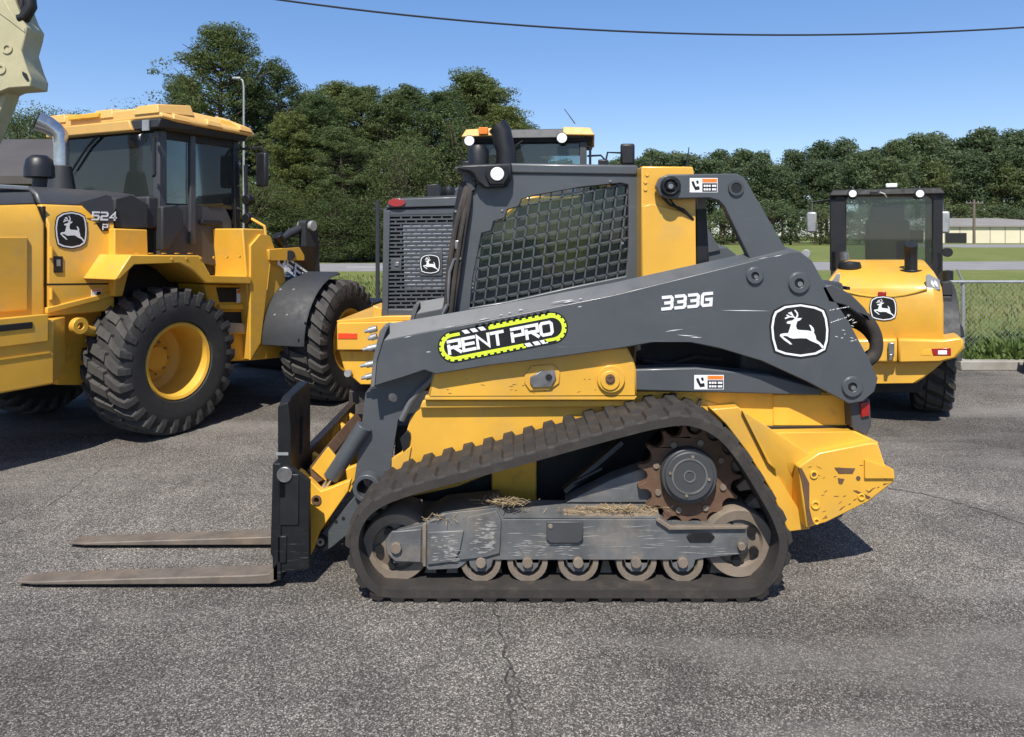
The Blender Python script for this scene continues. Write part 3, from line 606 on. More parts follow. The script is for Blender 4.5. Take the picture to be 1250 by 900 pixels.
for bx in (587, 644, 706, 777, 834): disc(mb, bx, 688, FD-.022, 6.5, .03, 8)
disc(mb, 483, 670, FD-.03, 7, .04, 8); disc(mb, 906, 668, FD-.02, 5, .03, 8); disc(mb, 672, 643, FD-.02, 3, .03, 8)
mb.build('bolt', 'idler', tf, .002)
plate('axle_block', [(470, 660), (478, 649), (492, 648), (514, 646), (514, 687), (482, 686), (472, 676)], FD-.012, .016, 'grey_rub', .005, parent=tf)
# rubbed streaks on the track frame
mb = MB(); rnd = random.Random(21)
def streak(x, y, L, th, D): 
    a_ = rnd.uniform(-.10, .06); mb.prism([c(x+dx, y+dy, D) for dx, dy in ((0, 0), (L*.3, -th+a_*L*.3), (L*.8, -th*.6+a_*L*.8), (L, a_*L), (L*.5, th*.5+a_*L*.5))], (0, .003, 0))
for i in range(34): streak(rnd.uniform(524, 553), rnd.uniform(654, 686), rnd.uniform(3, 12), rnd.uniform(.3, 1.1), FD-.0135)
for i in range(16): streak(rnd.uniform(540, 556), rnd.uniform(656, 684), rnd.uniform(4, 9), rnd.uniform(.8, 2.2), FD-.0135)
for i in range(40): t = rnd.uniform(634, 676); streak(rnd.uniform(572, 600), t, rnd.uniform(3, 11), rnd.uniform(.4, 1.6), FD-.0135)
for i in range(16): streak(rnd.uniform(590, 600), rnd.uniform(640, 674), rnd.uniform(6, 10), rnd.uniform(1.2, 2.6), FD-.0135)
for i in range(60): streak(rnd.uniform(616, 880), rnd.uniform(640, 679), rnd.uniform(5, 45), rnd.uniform(.2, .6), FD-.0012)
for i in range(40): streak(rnd.uniform(616, 700), rnd.uniform(660, 679), rnd.uniform(4, 16), rnd.uniform(.3, .9), FD-.0012)
o = mb.build('rubbed_metal', 'scuff', tf, smooth=False); o['kind'] = 'stuff'
# rollers
rm = MB(); rk = FD/FOC
rm.lathe([(.0, .0), (9*rk, 0), (10*rk, .05), (17*rk, .05), (18*rk, .0), (24.5*rk, .0), (25.5*rk, .02), (25.5*rk, .09), (18*rk, .11), (18*rk, .2), (25*rk, .22), (25*rk, .30), (0, .30)], (0, 0, 0), (0, 1, 0), 28)
roller = None
for bx in (587, 644, 706, 777, 834):
    p = c(bx, 686, FD+.01)
    if roller is None: roller = rm.build('track_roller', 'idler', ctl, loc=p)
    else: inst(roller, ctl, p)
def idler(px, py, r):
    k = FD/FOC; mb = MB(); mb.lathe([(0, -.01), (11*k, -.01), (12*k, .012), (.62*r*k, .03), (.68*r*k, .006), (.95*r*k, .0), (r*k, .015), (r*k, .26), (0, .26)], c(px, py, FD+.03), (0, 1, 0), 60)
    o = mb.build('idler_wheel', 'idler', ctl); h = MB()
    for i in range(5):
        a = 2*math.pi*i/5+.5; disc(h, px+.48*r*math.cos(a), py+.48*r*math.sin(a), FD+.028, 5.5, .03, 12)
    h.build('recess', 'black', o); return o
idler(483, 669, 43); idler(903, 664, 43)
mb = MB(); ringd(mb, 893, 655, FD+.17, 37, 41, .06, 36); disc(mb, 893, 655, FD+.2, 40, .1, 36); mb.build('inner_flange', 'steel', ctl)
# drive sprocket
SX, SY = 842, 582; k = FD/FOC; mb = MB(); pts = []
for i in range(15):
    a = 2*math.pi*i/15; h_ = math.pi/15
    pts.append((SX+64*math.cos(a-.03), SY+64*math.sin(a-.03))); pts.append((SX+64*math.cos(a+.03), SY+64*math.sin(a+.03)))
    vx, vy = SX+61*math.cos(a+h_), SY+61*math.sin(a+h_)
    for q in range(1, 8): t = a+h_-math.pi/2-math.pi*q/8; pts.append((vx+9.5*math.cos(t), vy+9.5*math.sin(t)))
mb.prism(cp_(pts, FD+.07), (0, .05, 0), holes=[cp_(circ(SX, SY, 33, 24), FD+.07)]); spk = mb.build('drive_sprocket', 'rust', ctl, .004)
mb = MB(); disc(mb, SX, SY, FD-.005, 30, .1, 36); disc(mb, SX, SY, FD+.012, 34, .08, 36); mb.build('drive_motor', 'grey_clean', ctl, .006)
mb = MB(); ringd(mb, SX, SY, FD-.009, 20, 22, .02, 30); ringd(mb, SX, SY, FD-.009, 6, 7.5, .02, 20); mb.build('motor_ring', 'grey_rub', spk)
mb = MB()
for i in range(8):
    a = 2*math.pi*(i+.4)/8; disc(mb, SX+43*math.cos(a), SY+43*math.sin(a), FD+.06, 4, .02, 8)
for i in range(4):
    a = 2*math.pi*(i+.1)/4; disc(mb, SX+24*math.cos(a), SY+24*math.sin(a), FD-.012, 2, .02, 6)
mb.build('bolt', 'idler', spk)
# axle tube and struts to the chassis
mb = MB(); disc(mb, SX, SY, FD+.12, 44, .45, 24); mb.build('final_drive', 'black', ctl)
plate('chassis_tower', [(600, 560), (655, 555), (655, 614), (600, 618)], 4.16, .9, 'yellow_worn', .01)
mb = MB(); mb.tube([c(690, 600, 4.05), c(760, 540, 4.05)], .03); mb.tube([c(700, 590, 4.02), c(735, 572, 4.02)], .012); mb.build('hydraulic_hose', 'black', ctl)
plate('sprocket_guard', [(690, 614), (748, 585), (790, 570), (800, 614)], FD+.12, .12, 'grey_rub', .006)
# straw caught on the frame
def strw(n_, x0_, x1_, D0_, D1_, y_, hh, seed):
    rnd = random.Random(seed); mb = MB()
    for i in range(n_):
        px = rnd.gauss((x0_+x1_)/2, (x1_-x0_)/4); D = rnd.uniform(D0_, D1_); p = c(px, y_, D); d = Vector((rnd.uniform(-1, 1), rnd.uniform(-.7, .4), rnd.uniform(-.15, .6))).normalized()*rnd.uniform(.02, .07); p.z += rnd.uniform(0, hh)
        mb.tube([p-d*.5, p+d*.5], .0014, 3)
    o = mb.build('straw', 'straw', ctl, smooth=False); o['kind'] = 'stuff'
strw(380, 705, 800, FD+.01, FD+.15, 625, .028, 3); strw(160, 590, 640, FD-.01, FD+.1, 616, .03, 4); strw(90, 520, 560, FD-.01, FD+.05, 636, .03, 5)
mb = MB(); rnd = random.Random(9)
rows = []
for i in range(24):
    px = 688+i*5; w_ = .004+.018*max(0, math.sin((i)/24*math.pi)); rows.append([c(px, 634, FD+.01), c(px, 624, FD+.05)+Vector((0, 0, rnd.uniform(0, w_))), c(px, 619, FD+.11)+Vector((0, 0, rnd.uniform(0, w_))), c(px, 622, FD+.155)])
mb.loft(rows); mb.build('packed_soil', 'soil', ctl)
# copies of the whole undercarriage for the far side
for ch in [o for o in list(ctl.children) if o.name.split('.')[0] in ('rubber_track', 'track_frame', 'track_roller', 'idler_wheel', 'drive_sprocket', 'drive_motor')]:
    cc = copy_tree(ch, ctl); cc.location = Vector(ch.location)+Vector((0, 1.55, 0))

# --- chassis and bodywork
W = 2*(YC-4.16)   # inside width between the tracks
plate('chassis', [(482, 520), (1035, 490), (1035, 560), (970, 600), (900, 612), (520, 612), (482, 600)], 4.24, 2*(YC-4.24), 'darkin', .01)
side = plate('side_panel', [(530, 492), (838, 481), (900, 500), (930, 520), (900, 522), (862, 512), (838, 512), (780, 526), (700, 549), (655, 563), (600, 578), (560, 594), (478, 612), (482, 588), (500, 512), (515, 494)], 4.145, .06, 'yellow', .008)
plate('upper_cowl', [(522, 484), (530, 452), (560, 440), (640, 424), (766, 424), (774, 440), (777, 452), (778, 483)], 4.066, .12, 'yellow', .012)
plate('cowl_lip', [(519, 483.5), (778, 483.5), (775, 489), (518, 489)], 4.07, .12, 'yellow', .006)
plate('cowl_step', [(516, 489), (776, 489), (772, 497), (512, 499)], 4.10, .1, 'yellow', .008)
# latch and boss on the cowl
mb = MB(); mb.prism(cp_([(641, 458), (648, 447), (676, 445), (684, 455), (683, 468), (672, 476), (646, 477), (640, 468)], 4.056), (0, .02, 0)); cow = mb.build('latch_boss', 'yellow', ctl, .005)
mb = MB(); mb.prism(cp_([(647, 461), (660, 453), (677, 452), (679, 462), (674, 472), (650, 473), (647, 468)], 4.044), (0, .014, 0)); lt = mb.build('latch_plate', 'steel', ctl, .004)
mb = MB(); disc(mb, 670, 461, 4.036, 4, .014, 12); mb.build('bolt', 'black', lt)
mb = MB(); disc(mb, 746, 463, 4.048, 17, .03, 28); disc(mb, 745, 465, 4.04, 12, .03, 28); bo = mb.build('pivot_boss', 'yellow', ctl, .004)
mb = MB(); disc(mb, 745, 463, 4.034, 6, .02, 14); ringd(mb, 745, 463, 4.03, 2.5, 4.6, .02, 14); mb.build('bolt', 'rust', bo)
# front lower corner piece with black tag
plate('front_bracket', [(488, 536), (497, 526), (501, 530), (499, 545), (492, 552)], 4.125, .03, 'black', .003)
plate('front_stiffener', [(478, 560), (502, 545), (497, 575), (486, 604), (478, 606)], 4.13, .03, 'yellow', .004)
plate('lower_clip', [(514, 574), (530, 568), (560, 569), (575, 578), (560, 590), (520, 592)], 4.12, .03, 'grey_rub', .004)
# rear body
rail = plate('tower_rail', [(774, 451), (850, 449), (940, 458), (1000, 474), (1004, 483), (774, 477)], 4.08, .14, 'grey', .008)
plate('upper_side', [(776, 478), (1040, 480), (1040, 521), (915, 521), (880, 508), (776, 510)], 4.15, .1, 'yellow_worn', .006)
plate('side_seam', [(928, 521), (1042, 520), (1042, 526), (934, 527)], 4.13, .05, 'black', .003)
plate('side_box', [(944, 482), (1037, 482), (1037, 520), (944, 520)], 4.142, .02, 'yellow_worn', .004)
mb = MB(); mb.tube([c(855, 487, 4.13), c(852, 497, 4.12), c(856, 503, 4.13)], .008, 6); mb.box(c(822, 484, 4.13), (.03, .03, .035)); mb.build('cable_clip', 'black', ctl)
# flared rear bumper / counterweight built as side plate + rear casting
rear_out = [(882, 505), (902, 497), (935, 529), (1045, 527), (1062, 541), (1072, 541), (1082, 572), (1091, 573), (1092, 588), (1062, 612), (1009, 638), (986, 645), (968, 651), (962, 632), (942, 598), (916, 556), (895, 524)]
plate('rear_fender', [(868, 500), (902, 497), (960, 545), (946, 574), (990, 646), (962, 650), (942, 600), (912, 552), (886, 518)], 4.06, .12, 'yellow', .006)
bump = plate('rear_bumper', [(975, 570), (1000, 553), (1062, 541), (1072, 541), (1082, 572), (1091, 573), (1092, 588), (1062, 612), (1009, 638), (984, 645), (978, 600)], 3.98, 2*(YC-3.98), 'yellow', .010)
MB().loft([cp_([(935, 531), (1000, 553.5), (1000, 556)], 4.02), cp_([(935, 530), (1045, 527), (1045, 530)], 4.12)], 0).build('bumper_shoulder', 'yellow', ctl) if False else None
mb = MB(); mb.loft([cp_([(905, 500), (990, 556), (975, 568), (958, 563), (946, 573), (938, 566)], 4.03), cp_([(905, 500), (990, 556), (975, 600), (962, 640), (950, 610), (920, 552)], 4.16)], 0, True); mb.build('fender_fold', 'yellow', ctl, .004)
plate('bumper_top', [(934, 529), (1045, 527), (1074, 541), (1060, 545), (998, 556), (985, 560), (945, 540)], 4.05, 2*(YC-4.05), 'yellow', .006)
# holes, slot, bolts and scuffs on the bumper side
sc_ = MB()
sc_.prism(cp_([(1019, 571), (1044, 572), (1041, 578), (1024, 578)], 3.976), (0, .01, 0))
sc_.prism(cp_([(975, 571), (979, 572), (988, 590), (988, 620), (993, 640), (986, 642), (982, 610), (979, 590)], 3.976), (0, .01, 0))
disc(sc_, 994, 580, 3.976, 2.6, .01, 10); disc(sc_, 1048, 584, 3.976, 2.6, .01, 10); sc_.prism(cp_([(1023, 584), (1031, 585), (1028, 591), (1024, 590)], 3.976), (0, .01, 0))
sc_.prism(cp_([(1042, 599), (1046, 599), (1063, 607), (1060, 609)], 3.976), (0, .01, 0)); sc_.build('scuffed_slot', 'rust', bump)
mb = MB()
for x, y, r_ in ((996, 617, 5.5), (997, 637, 4), (1052, 607, 4.5), (994, 580, 5)): ringd(mb, x, y, 3.972, r_*.55, r_, .012, 16)
mb.build('bolt_boss', 'yellow_worn', bump, .002)
plate('tow_lug', [(1056, 562), (1088, 572), (1091, 573), (1092, 584), (1056, 584)], 3.965, .05, 'yellow', .006, parent=bump)
# chipped and scraped paint on the bumper and cowl
mb = MB(); rnd = random.Random(31)
def nick(x, y, L, a_, w_, D): mb.prism([c(x+dx, y+dy, D) for dx, dy in ((0, 0), (L*.4*math.cos(a_), -L*.4*math.sin(a_)-w_), (L*math.cos(a_), -L*math.sin(a_)), (L*.5*math.cos(a_), -L*.5*math.sin(a_)+w_*.7))], (0, .003, 0))
for i in range(20):
    x = rnd.uniform(985, 1082); y = rnd.uniform(562, 640-(x-985)*.5); nick(x, y, rnd.uniform(1.5, 8), rnd.uniform(-.6, .7), rnd.uniform(.3, .8), 3.9785)
for i in range(14): t = rnd.random(); nick(990+t*98, 643-t*56-rnd.uniform(0, 3), rnd.uniform(3, 9), .5, rnd.uniform(.4, 1.0), 3.9785)
o = mb.build('paint_nick', 'rust', bump, smooth=False); o['kind'] = 'stuff'
mb = MB()
for i in range(22): nick(rnd.uniform(536, 765), rnd.uniform(462, 481), rnd.uniform(1.5, 6), rnd.uniform(-.3, .4), rnd.uniform(.2, .5), 4.0645)
o = mb.build('paint_nick', 'rust', ctl, smooth=False); o['kind'] = 'stuff'
# rear tail light and its bracket
plate('lamp_bracket', [(1038, 490), (1062, 487), (1064, 520), (1058, 532), (1040, 522)], 4.06, .12, 'grey_clean', .006)
tl = plate('tail_light', [(1051, 492), (1062, 490), (1062, 508), (1052, 510)], 4.045, .05, 'red', .005)
# rear engine door between the arms, seen from behind
plate('engine_bay', [(777, 400), (790, 366), (905, 345), (905, 482), (777, 482)], 4.42, 2*(YC-4.42), 'darkin', .01)
mb = MB(); mb.tube([c(785, 440, 4.36), c(815, 446, 4.34), c(850, 436, 4.36), c(880, 440, 4.38)], .014, 8); mb.build('engine_hose', 'rubber', ctl)
plate('engine_hood', [(905, 330), (1030, 345), (1042, 420), (1042, 540), (905, 540)], 4.30, 2*(YC-4.30), 'grey_clean', .02)
mb = MB(); xr = c(1042, 420, 4.3).x
for k in range(14): mb.box((xr+.006, 0, .95+k*.042), (.02, .66, .018))
mb.build('rear_grille', 'black', ctl)

# --- cab
CD = 4.25; CW = 2*(YC-CD)
win = [(573, 376), (577, 340), (585, 300), (588, 285), (600, 282), (603, 270), (617, 266), (620, 256), (634, 252), (638, 243), (655, 238), (700, 230), (757, 224), (767, 226), (767, 300), (764, 337), (690, 352), (620, 368)]
cab_out = [(538, 384), (546, 350), (566, 260), (577, 236), (582, 224), (628, 200), (779, 203), (780, 345), (780, 352), (550, 400)]
cab = plate('cab', cab_out, CD, .05, 'grey', .006, holes=[win])
cabf = plate('far_side_frame', cab_out, 2*YC-CD-.05, .05, 'grey', .006, holes=[win]); 
for o in (cabf,): o.name = 'cab_side'
rt0 = cp_([(628, 199.5), (779, 202.5), (779, 212), (628, 209)], CD)
MB().prism(cp_([(622, 199), (779, 201.5), (779, 214.5), (622, 212)], CD-.012), (0, CW+.024, 0)).build('cab_roof', 'grey', ctl, .012)
plate('cab_floor', [(545, 388), (780, 345), (780, 372), (545, 410)], CD+.05, CW-.1, 'darkin', .005)
plate('cab_rear', [(768, 213), (779, 213), (779, 372), (768, 372)], CD+.05, CW-.1, 'seat', .004, holes=[])
mb = MB(); mb.prism(cp_([(574, 376), (588, 286), (640, 243), (766, 226), (764, 337)], CD+.055), (0, .006, 0)); sgl = mb.build('side_glass', 'glass', ctl, smooth=False); inst(sgl, ctl, (0, CW-.116, 0))
# steel mesh guard: slanted square lattice clipped to the opening
def inside(p, poly):
    r_ = False; j = len(poly)-1
    for i in range(len(poly)):
        if (poly[i][1] > p[1]) != (poly[j][1] > p[1]) and p[0] < (poly[j][0]-poly[i][0])*(p[1]-poly[i][1])/(poly[j][1]-poly[i][1])+poly[i][0]: r_ = not r_
        j = i
    return r_
gb = MB()
def bar(a, b, w_):
    N_ = 60; run = None; prev = None
    for q in range(N_+1):
        p = (a[0]+(b[0]-a[0])*q/N_, a[1]+(b[1]-a[1])*q/N_); ins = inside(p, win)
        if ins and run is None: run = p
        if (not ins or q == N_) and run is not None:
            p0, p1 = c(*run, CD+.018), c(*(prev or p), CD+.018); d = (p1-p0)
            if d.length > .01:
                d.normalize(); u = Vector((-d.z, 0, d.x)); p0 -= d*.012; p1 += d*.012; h = w_/2; dp_ = Vector((0, .022, 0))
                gb.loft([[p0-u*h, p0+u*h, p0+u*h+dp_, p0-u*h+dp_], [p1-u*h, p1+u*h, p1+u*h+dp_, p1-u*h+dp_]], 0, True)
            run = None
        prev = p
for k in range(-3, 17): bar((560, 236+k*13.2+18), (772, 236+k*13.2-26), .0082)
for k in range(0, 20): bar((588+k*13.2-18, 215), (588+k*13.2-38, 385), .0082)
gb.build('window_guard', 'grey', ctl, smooth=False)
mb = MB()
for x, y in ((556, 258), (613, 257), (745, 221), (760, 297)): disc(mb, x, y, CD-.006, 1.6, .01, 8)
mb.build('bolt', 'steel', cab)
# interior
st = MB(); sx = c(715, 340, 4.5)
st.box((sx.x-.06, 0, 1.34), (.46, .50, .14)); st.box((sx.x+.14, 0, 1.66), (.12, .48, .60), Matrix.Rotation(R(8), 3, 'Y')); st.box((sx.x+.19, 0, 2.0), (.09, .26, .14)); st.build('seat', 'seat', ctl, .03)
ib = MB(); q = c(640, 330, 4.6); ib.box((q.x-.02, -.14, 1.56), (.28, .36, .44), Matrix.Rotation(R(-14), 3, 'Y')); ib.box((q.x-.02, .0, 1.84), (.07, .22, .26)); ib.build('dash_trim', 'inbeige', ctl, .02)
ib = MB(); q = c(672, 300, 4.4); ib.tube([c(676, 350, 4.38), c(670, 300, 4.42), c(668, 262, 4.42)], .012, 6); ib.tube([c(640, 355, 4.5), c(645, 320, 4.5)], .016, 6); ib.build('grab_bar', 'galv', ctl)
ib = MB()
for s_ in (-.27, .27): ib.box((sx.x-.16, s_, 1.50), (.34, .08, .10)); ib.tube([(sx.x-.32, s_, 1.52), (sx.x-.36, s_, 1.68)], .022, 8)
ib.build('control_pod', 'darkin', ctl, .015)
# sloped front door and its seal
fdp = cp_([(543, 380), (566, 262), (580, 230), (586, 228), (574, 262), (550, 380)], CD+.05)
MB().prism(fdp, (0, CW-.1, 0)).build('front_door', 'darkglass', ctl, smooth=False)
# bundled hoses along the door post
hz = MB()
for j, (dx, r_) in enumerate(((0, .020), (6, .017), (-5, .016), (3, .013))):
    hz.tube(sp_([c(548+dx*.6, 388, CD-.03-.012*j), c(552+dx, 340, CD-.04-.01*j), c(560+dx, 285, CD-.03-.012*j), c(568+dx*.7, 246, CD-.03), c(572+dx*.3, 226, CD+.01)]), r_, 8)
hz.build('hose_bundle', 'rubber', ctl)
hz = MB(); hz.tube([c(546, 375, CD-.06), c(549, 332, CD-.075), c(554, 317, CD-.08), c(562, 316, CD-.06)], .010, 8); hz.tube([c(541, 384, CD-.07), c(546, 372, CD-.075)], .012, 8); hz.build('steel_pipe', 'steel', ctl)
hz = MB(); hz.box(c(559, 299, CD-.06), (.035, .03, .05)); hz.build('hose_clamp', 'steel', ctl, .005)
# work light cluster
wl = plate('light_housing', [(556, 206), (566, 201), (625, 199), (624, 218), (618, 228), (590, 229), (582, 222), (578, 214), (570, 209)], CD-.07, .16, 'black', .012)
plate('bezel', [(594, 204), (620, 204), (622, 214), (616, 225), (597, 225), (592, 214)], CD-.085, .03, 'blacksteel', .006, parent=wl)
mb = MB(); disc(mb, 607, 212.5, CD-.092, 8.4, .02, 24, taper=8.4); mb.build('work_light', 'lamp', ctl, .004)
mb = MB(); disc(mb, 581, 214, CD-.05, 7, .05, 16); mb.build('side_light', 'blacksteel', ctl, .004)
plate('visor', [(553, 205), (571, 201), (582, 214), (580, 232), (572, 236), (566, 214)], CD-.02, .10, 'grey_clean', .005)
mb = MB(); mb.prism(cp_([(560, 226), (572, 218), (574, 240), (565, 262), (552, 290), (553, 262)], CD+.0), (0, .05, 0)); mb.build('door_post', 'black', ctl, .004)
mb = MB(); mb.cyl(c(838, 206, 4.9), c(841, 180, 4.9), .006, .003, 6); mb.build('antenna', 'black', ctl)

# --- rear tower, upper link
tow = plate('lift_tower', [(783, 203), (846, 203.5), (849, 222), (850, 330), (783, 344)], 4.10, .2, 'yellow', .008)
plate('tower_panel', [(784, 252), (796, 249), (849, 262.5), (850, 330), (784, 344)], 4.088, .014, 'yellow', .004, parent=tow)
mb = MB()
for x, y in ((790, 213), (788, 222), (788, 231)): disc(mb, x, y, 4.094, 2.2, .01, 8)
mb.build('bolt', 'yellow_worn', tow)
plate('tower_inner', [(850, 236), (862, 240), (866, 322), (850, 330)], 4.2, .08, 'black', .006)
for o in [tow]:
    t2 = inst(o, ctl, (0, 2*YC-4.10-.2-4.10, 0))
def fillet(pts, idx, r, n_=5):
    out = []
    for i, p in enumerate(pts):
        if i not in idx: out.append(p); continue
        P = Vector(p); A = Vector(pts[i-1]); B = Vector(pts[(i+1) % len(pts)]); a = (A-P).normalized(); b = (B-P).normalized(); rr = min(r, (A-P).length*.45, (B-P).length*.45)
        for q in range(n_+1): t = q/n_; out.append(tuple(P+a*rr*(1-t)**2+b*rr*t**2))
    return out
link = fillet([(815, 213), (900, 212), (908, 216), (962, 306), (917, 320), (886, 258), (876, 246), (862, 242), (815, 243), (805, 238), (801, 228), (805, 218)], {1, 4, 5, 6}, 10)
link_o = [(815, 213), (900, 212), (909, 217), (964, 312), (918, 322), (884, 252), (877, 245), (866, 242), (815, 243), (806, 239), (801, 228), (806, 217)]
lk = plate('upper_link', link_o, 4.02, .06, 'grey', .006)
mb = MB(); disc(mb, 819, 227.5, 4.005, 12.5, .1, 28); ringd(mb, 819, 227.5, 3.99, 8, 10.5, .02, 28); disc(mb, 819, 227.5, 3.985, 5.5, .03, 18); lkp = mb.build('link_pin', 'blacksteel', ctl, .003)
mb = MB(); disc(mb, 819, 227.5, 3.978, 3.2, .02, 8); mb.build('grease_fitting', 'steel', lkp)
mb = MB(); ringd(mb, 899, 229.5, 4.008, 6.5, 9.5, .03, 24); hb = mb.build('link_bush', 'grey_clean', ctl); mb = MB(); disc(mb, 899, 229.5, 4.012, 6.6, .01, 20); mb.build('bore', 'black', hb)
# thin dark strands below the pin
mb = MB(); mb.tube([c(808, 240, 4.05), c(818, 250, 4.06), c(834, 256, 4.07), (c(846, 268, 4.09))], .008, 6); mb.tube([c(815, 240, 4.06), c(826, 254, 4.07), c(840, 262, 4.08)], .006, 6); mb.build('dark_strand', 'black', ctl)
inst(lk, ctl, (0, 2*YC-4.02-.06-4.02, 0))

# --- lift arm
AD = 4.0
arm_face = [(462, 417), (540, 401), (620, 386), (745, 361), (867, 331), (960, 308), (978, 308), (991, 318), (1014, 359), (1037, 394), (1060, 437), (1072, 462), (1068, 478), (1054, 490), (1036, 493), (985, 466), (930, 441), (880, 426), (840, 418), (800, 418), (760, 425), (674, 437), (600, 446), (532, 457), (518, 452), (498, 459), (452, 473)]
arm = plate('lift_arm', arm_face, AD, .06, 'grey', .005)
mb = MB(); top_f = [(462, 417), (540, 401), (620, 386), (745, 361), (867, 331), (960, 308), (978, 308)]; top_b = [(470, 396), (541, 384), (620, 370), (745, 346), (867, 319), (940, 303), (955, 300)]
mb.loft([cp_(top_f, AD+.001), cp_(top_b, AD+.055), cp_(top_b, AD+.115), cp_(top_f, AD+.115)], 0); mb.build('arm_top', 'grey', arm)
mb = MB(); mb.prism(cp_([(452, 474), (455, 440), (463, 405), (469, 397), (474, 398), (467, 417), (460, 440), (457, 473)], AD-.008), (0, .14, 0)); mb.build('arm_nose', 'grey_rub', arm, .004)
leg = plate('arm_leg', fillet([(446, 480), (460, 462), (500, 450), (536, 448), (522, 464), (500, 487), (486, 512), (478, 560), (474, 590), (463, 616), (432, 612), (432, 590), (440, 533)], {3}, 3), AD+.135, .03, 'grey', .006, holes=[circ(447, 597, 11.5, 20), circ(479, 486, 6, 10)])
mb = MB(); mb.tube([c(534, 449, AD+.08), c(528, 463, AD+.09), c(512, 477, AD+.10), c(502, 489, AD+.11), c(490, 513, AD+.12)], .017, 8); mb.build('leg_rim', 'grey_rub', arm)
mb = MB(); ringd(mb, 447, 597, AD+.06, 11.5, 17, .17, 30); mb.build('pivot_tube', 'grey', arm, .004)
plate('lower_link', [(433, 606), (452, 612), (462, 618), (440, 640), (406, 668), (396, 674), (386, 668), (384, 660), (408, 634)], AD+.10, .06, 'grey', .005)
mb = MB(); disc(mb, 391, 662, AD+.08, 8, .1, 18); pn = mb.build('link_pin', 'blacksteel', ctl, .003); mb = MB(); ringd(mb, 391, 662, AD+.074, 2, 5, .02, 14); mb.build('grease_fitting', 'steel', pn)
mb = MB(); 
for x, y in ((410, 637), (419, 633)): disc(mb, x, y, AD+.096, 2, .01, 8)
mb.build('bolt', 'black', arm)
pins = MB()
for x, y, r_ in ((922, 337, 10), (976, 346, 12.5), (1041, 473, 12)):
    mb = MB(); ringd(mb, x, y, AD-.014, r_*.45, r_, .03, 28); ringd(mb, x, y, AD-.006, r_*.95, r_*1.12, .02, 28); pb = mb.build('pin_boss', 'grey', arm, .003)
    mb = MB(); disc(mb, x, y, AD-.004, r_*.46, .01, 16); mb.build('bore', 'black', pb)
    mb = MB(); disc(mb, x+1, y+1, AD-.010, r_*.26, .01, 10); mb.build('grease_fitting', 'steel', pb)
mb = MB(); mb.prism(cp_([(600, 377), (618, 374), (630, 381), (612, 385)], AD+.022), (0, .004, 0)); 
arm2 = copy_tree(arm, ctl); arm2.location = (0, 2*YC-AD-.06-AD, 0); l2 = inst(leg, ctl, (0, 2*YC-2*(AD+.135)-.03, 0))
# cross tube between the legs
mb = MB(); mb.cyl(c(455, 520, AD+.2), c(455, 520, AD+.2)+Vector((0, 1.3, 0)), .06, n=20); mb.build('cross_tube', 'grey', ctl)
# quick couplers on the arm nose
mb = MB()
for x, y, L in ((436, 405, 16), (434, 427, 20), (431, 447, 22), (432, 462, 18), (440, 414, 12)):
    p = c(x+9, y, 4.06); q = c(x+L+8, y-4, 4.06); mb.cyl(p, p.lerp(q, .35), .009, .011, 10); mb.cyl(p.lerp(q, .35), q, .017, .017, 10)
mb.build('hydraulic_coupler', 'coupler', ctl)
# tilt cylinder
mb = MB(); mb.cyl(c(445, 520, 4.12), c(404, 583, 4.12), .046, n=18); tc_ = mb.build('tilt_cylinder', 'grey', ctl, .003)
mb = MB(); mb.cyl(c(404, 583, 4.12), c(392, 601, 4.12), .02, n=12); mb.build('rod', 'chrome', tc_); t3 = copy_tree(tc_, ctl); t3.location = (0, 1.18, 0)
# quick-attach plate at the arm end
qa = plate('coupler', [(361, 572), (369, 577), (392, 600), (428, 586), (425, 600), (390, 650), (384, 668), (379, 679), (372, 676), (366, 610)], 4.06, .05, 'yellow_worn', .005, holes=[circ(386, 611, 4.5, 12)])
mb = MB(); ringd(mb, 386, 611, 4.052, 3.5, 6, .02, 16); mb.build('bush', 'rust', qa)
q2 = inst(qa, ctl, (0, .30, 0)); inst(qa, ctl, (0, 1.0, 0)); inst(qa, ctl, (0, 1.27, 0))
mb = MB(); p = c(368, 640, 4.06); mb.box((p.x-.01, .02, p.z+.02), (.03, 1.34, .40), Matrix.Rotation(R(-6), 3, 'Y')); p = c(385, 575, 4.1); mb.prism([c(374, 575, 4.11), c(398, 545, 4.11), c(406, 556, 4.11), c(398, 585, 4.11), c(386, 590, 4.11)], (0, .8, 0)); mb.build('coupler_plate', 'rust', ctl, .004)
mb = MB(); mb.prism([c(380, 572, 4.10), c(400, 546, 4.10), c(410, 558, 4.10), c(398, 588, 4.10)], (0, .02, 0)); mb.build('coupler_bracket', 'yellow_worn', ctl, .003)
# hoses and cover looping out behind the arms
mb = MB()
for j in range(5):
    D = 4.09+.05*j; mb.tube(sp_([c(1012, 386+j*3, D), c(1036, 380+j*3, D), c(1056, 389+j*3, D), c(1068, 408+j*2, D), c(1069, 428, D), c(1060, 440-j, D), c(1040, 446, D+.05)]), .034, 10)
mb.build('rear_hose', 'rubber', ctl)
hc = fillet([(1002, 350), (1016, 347), (1040, 360), (1058, 378), (1064, 392), (1050, 386), (1030, 372), (1010, 368)], {2, 3}, 6); plate('hose_cover', hc, 4.0, .24, 'grey_clean', .008)
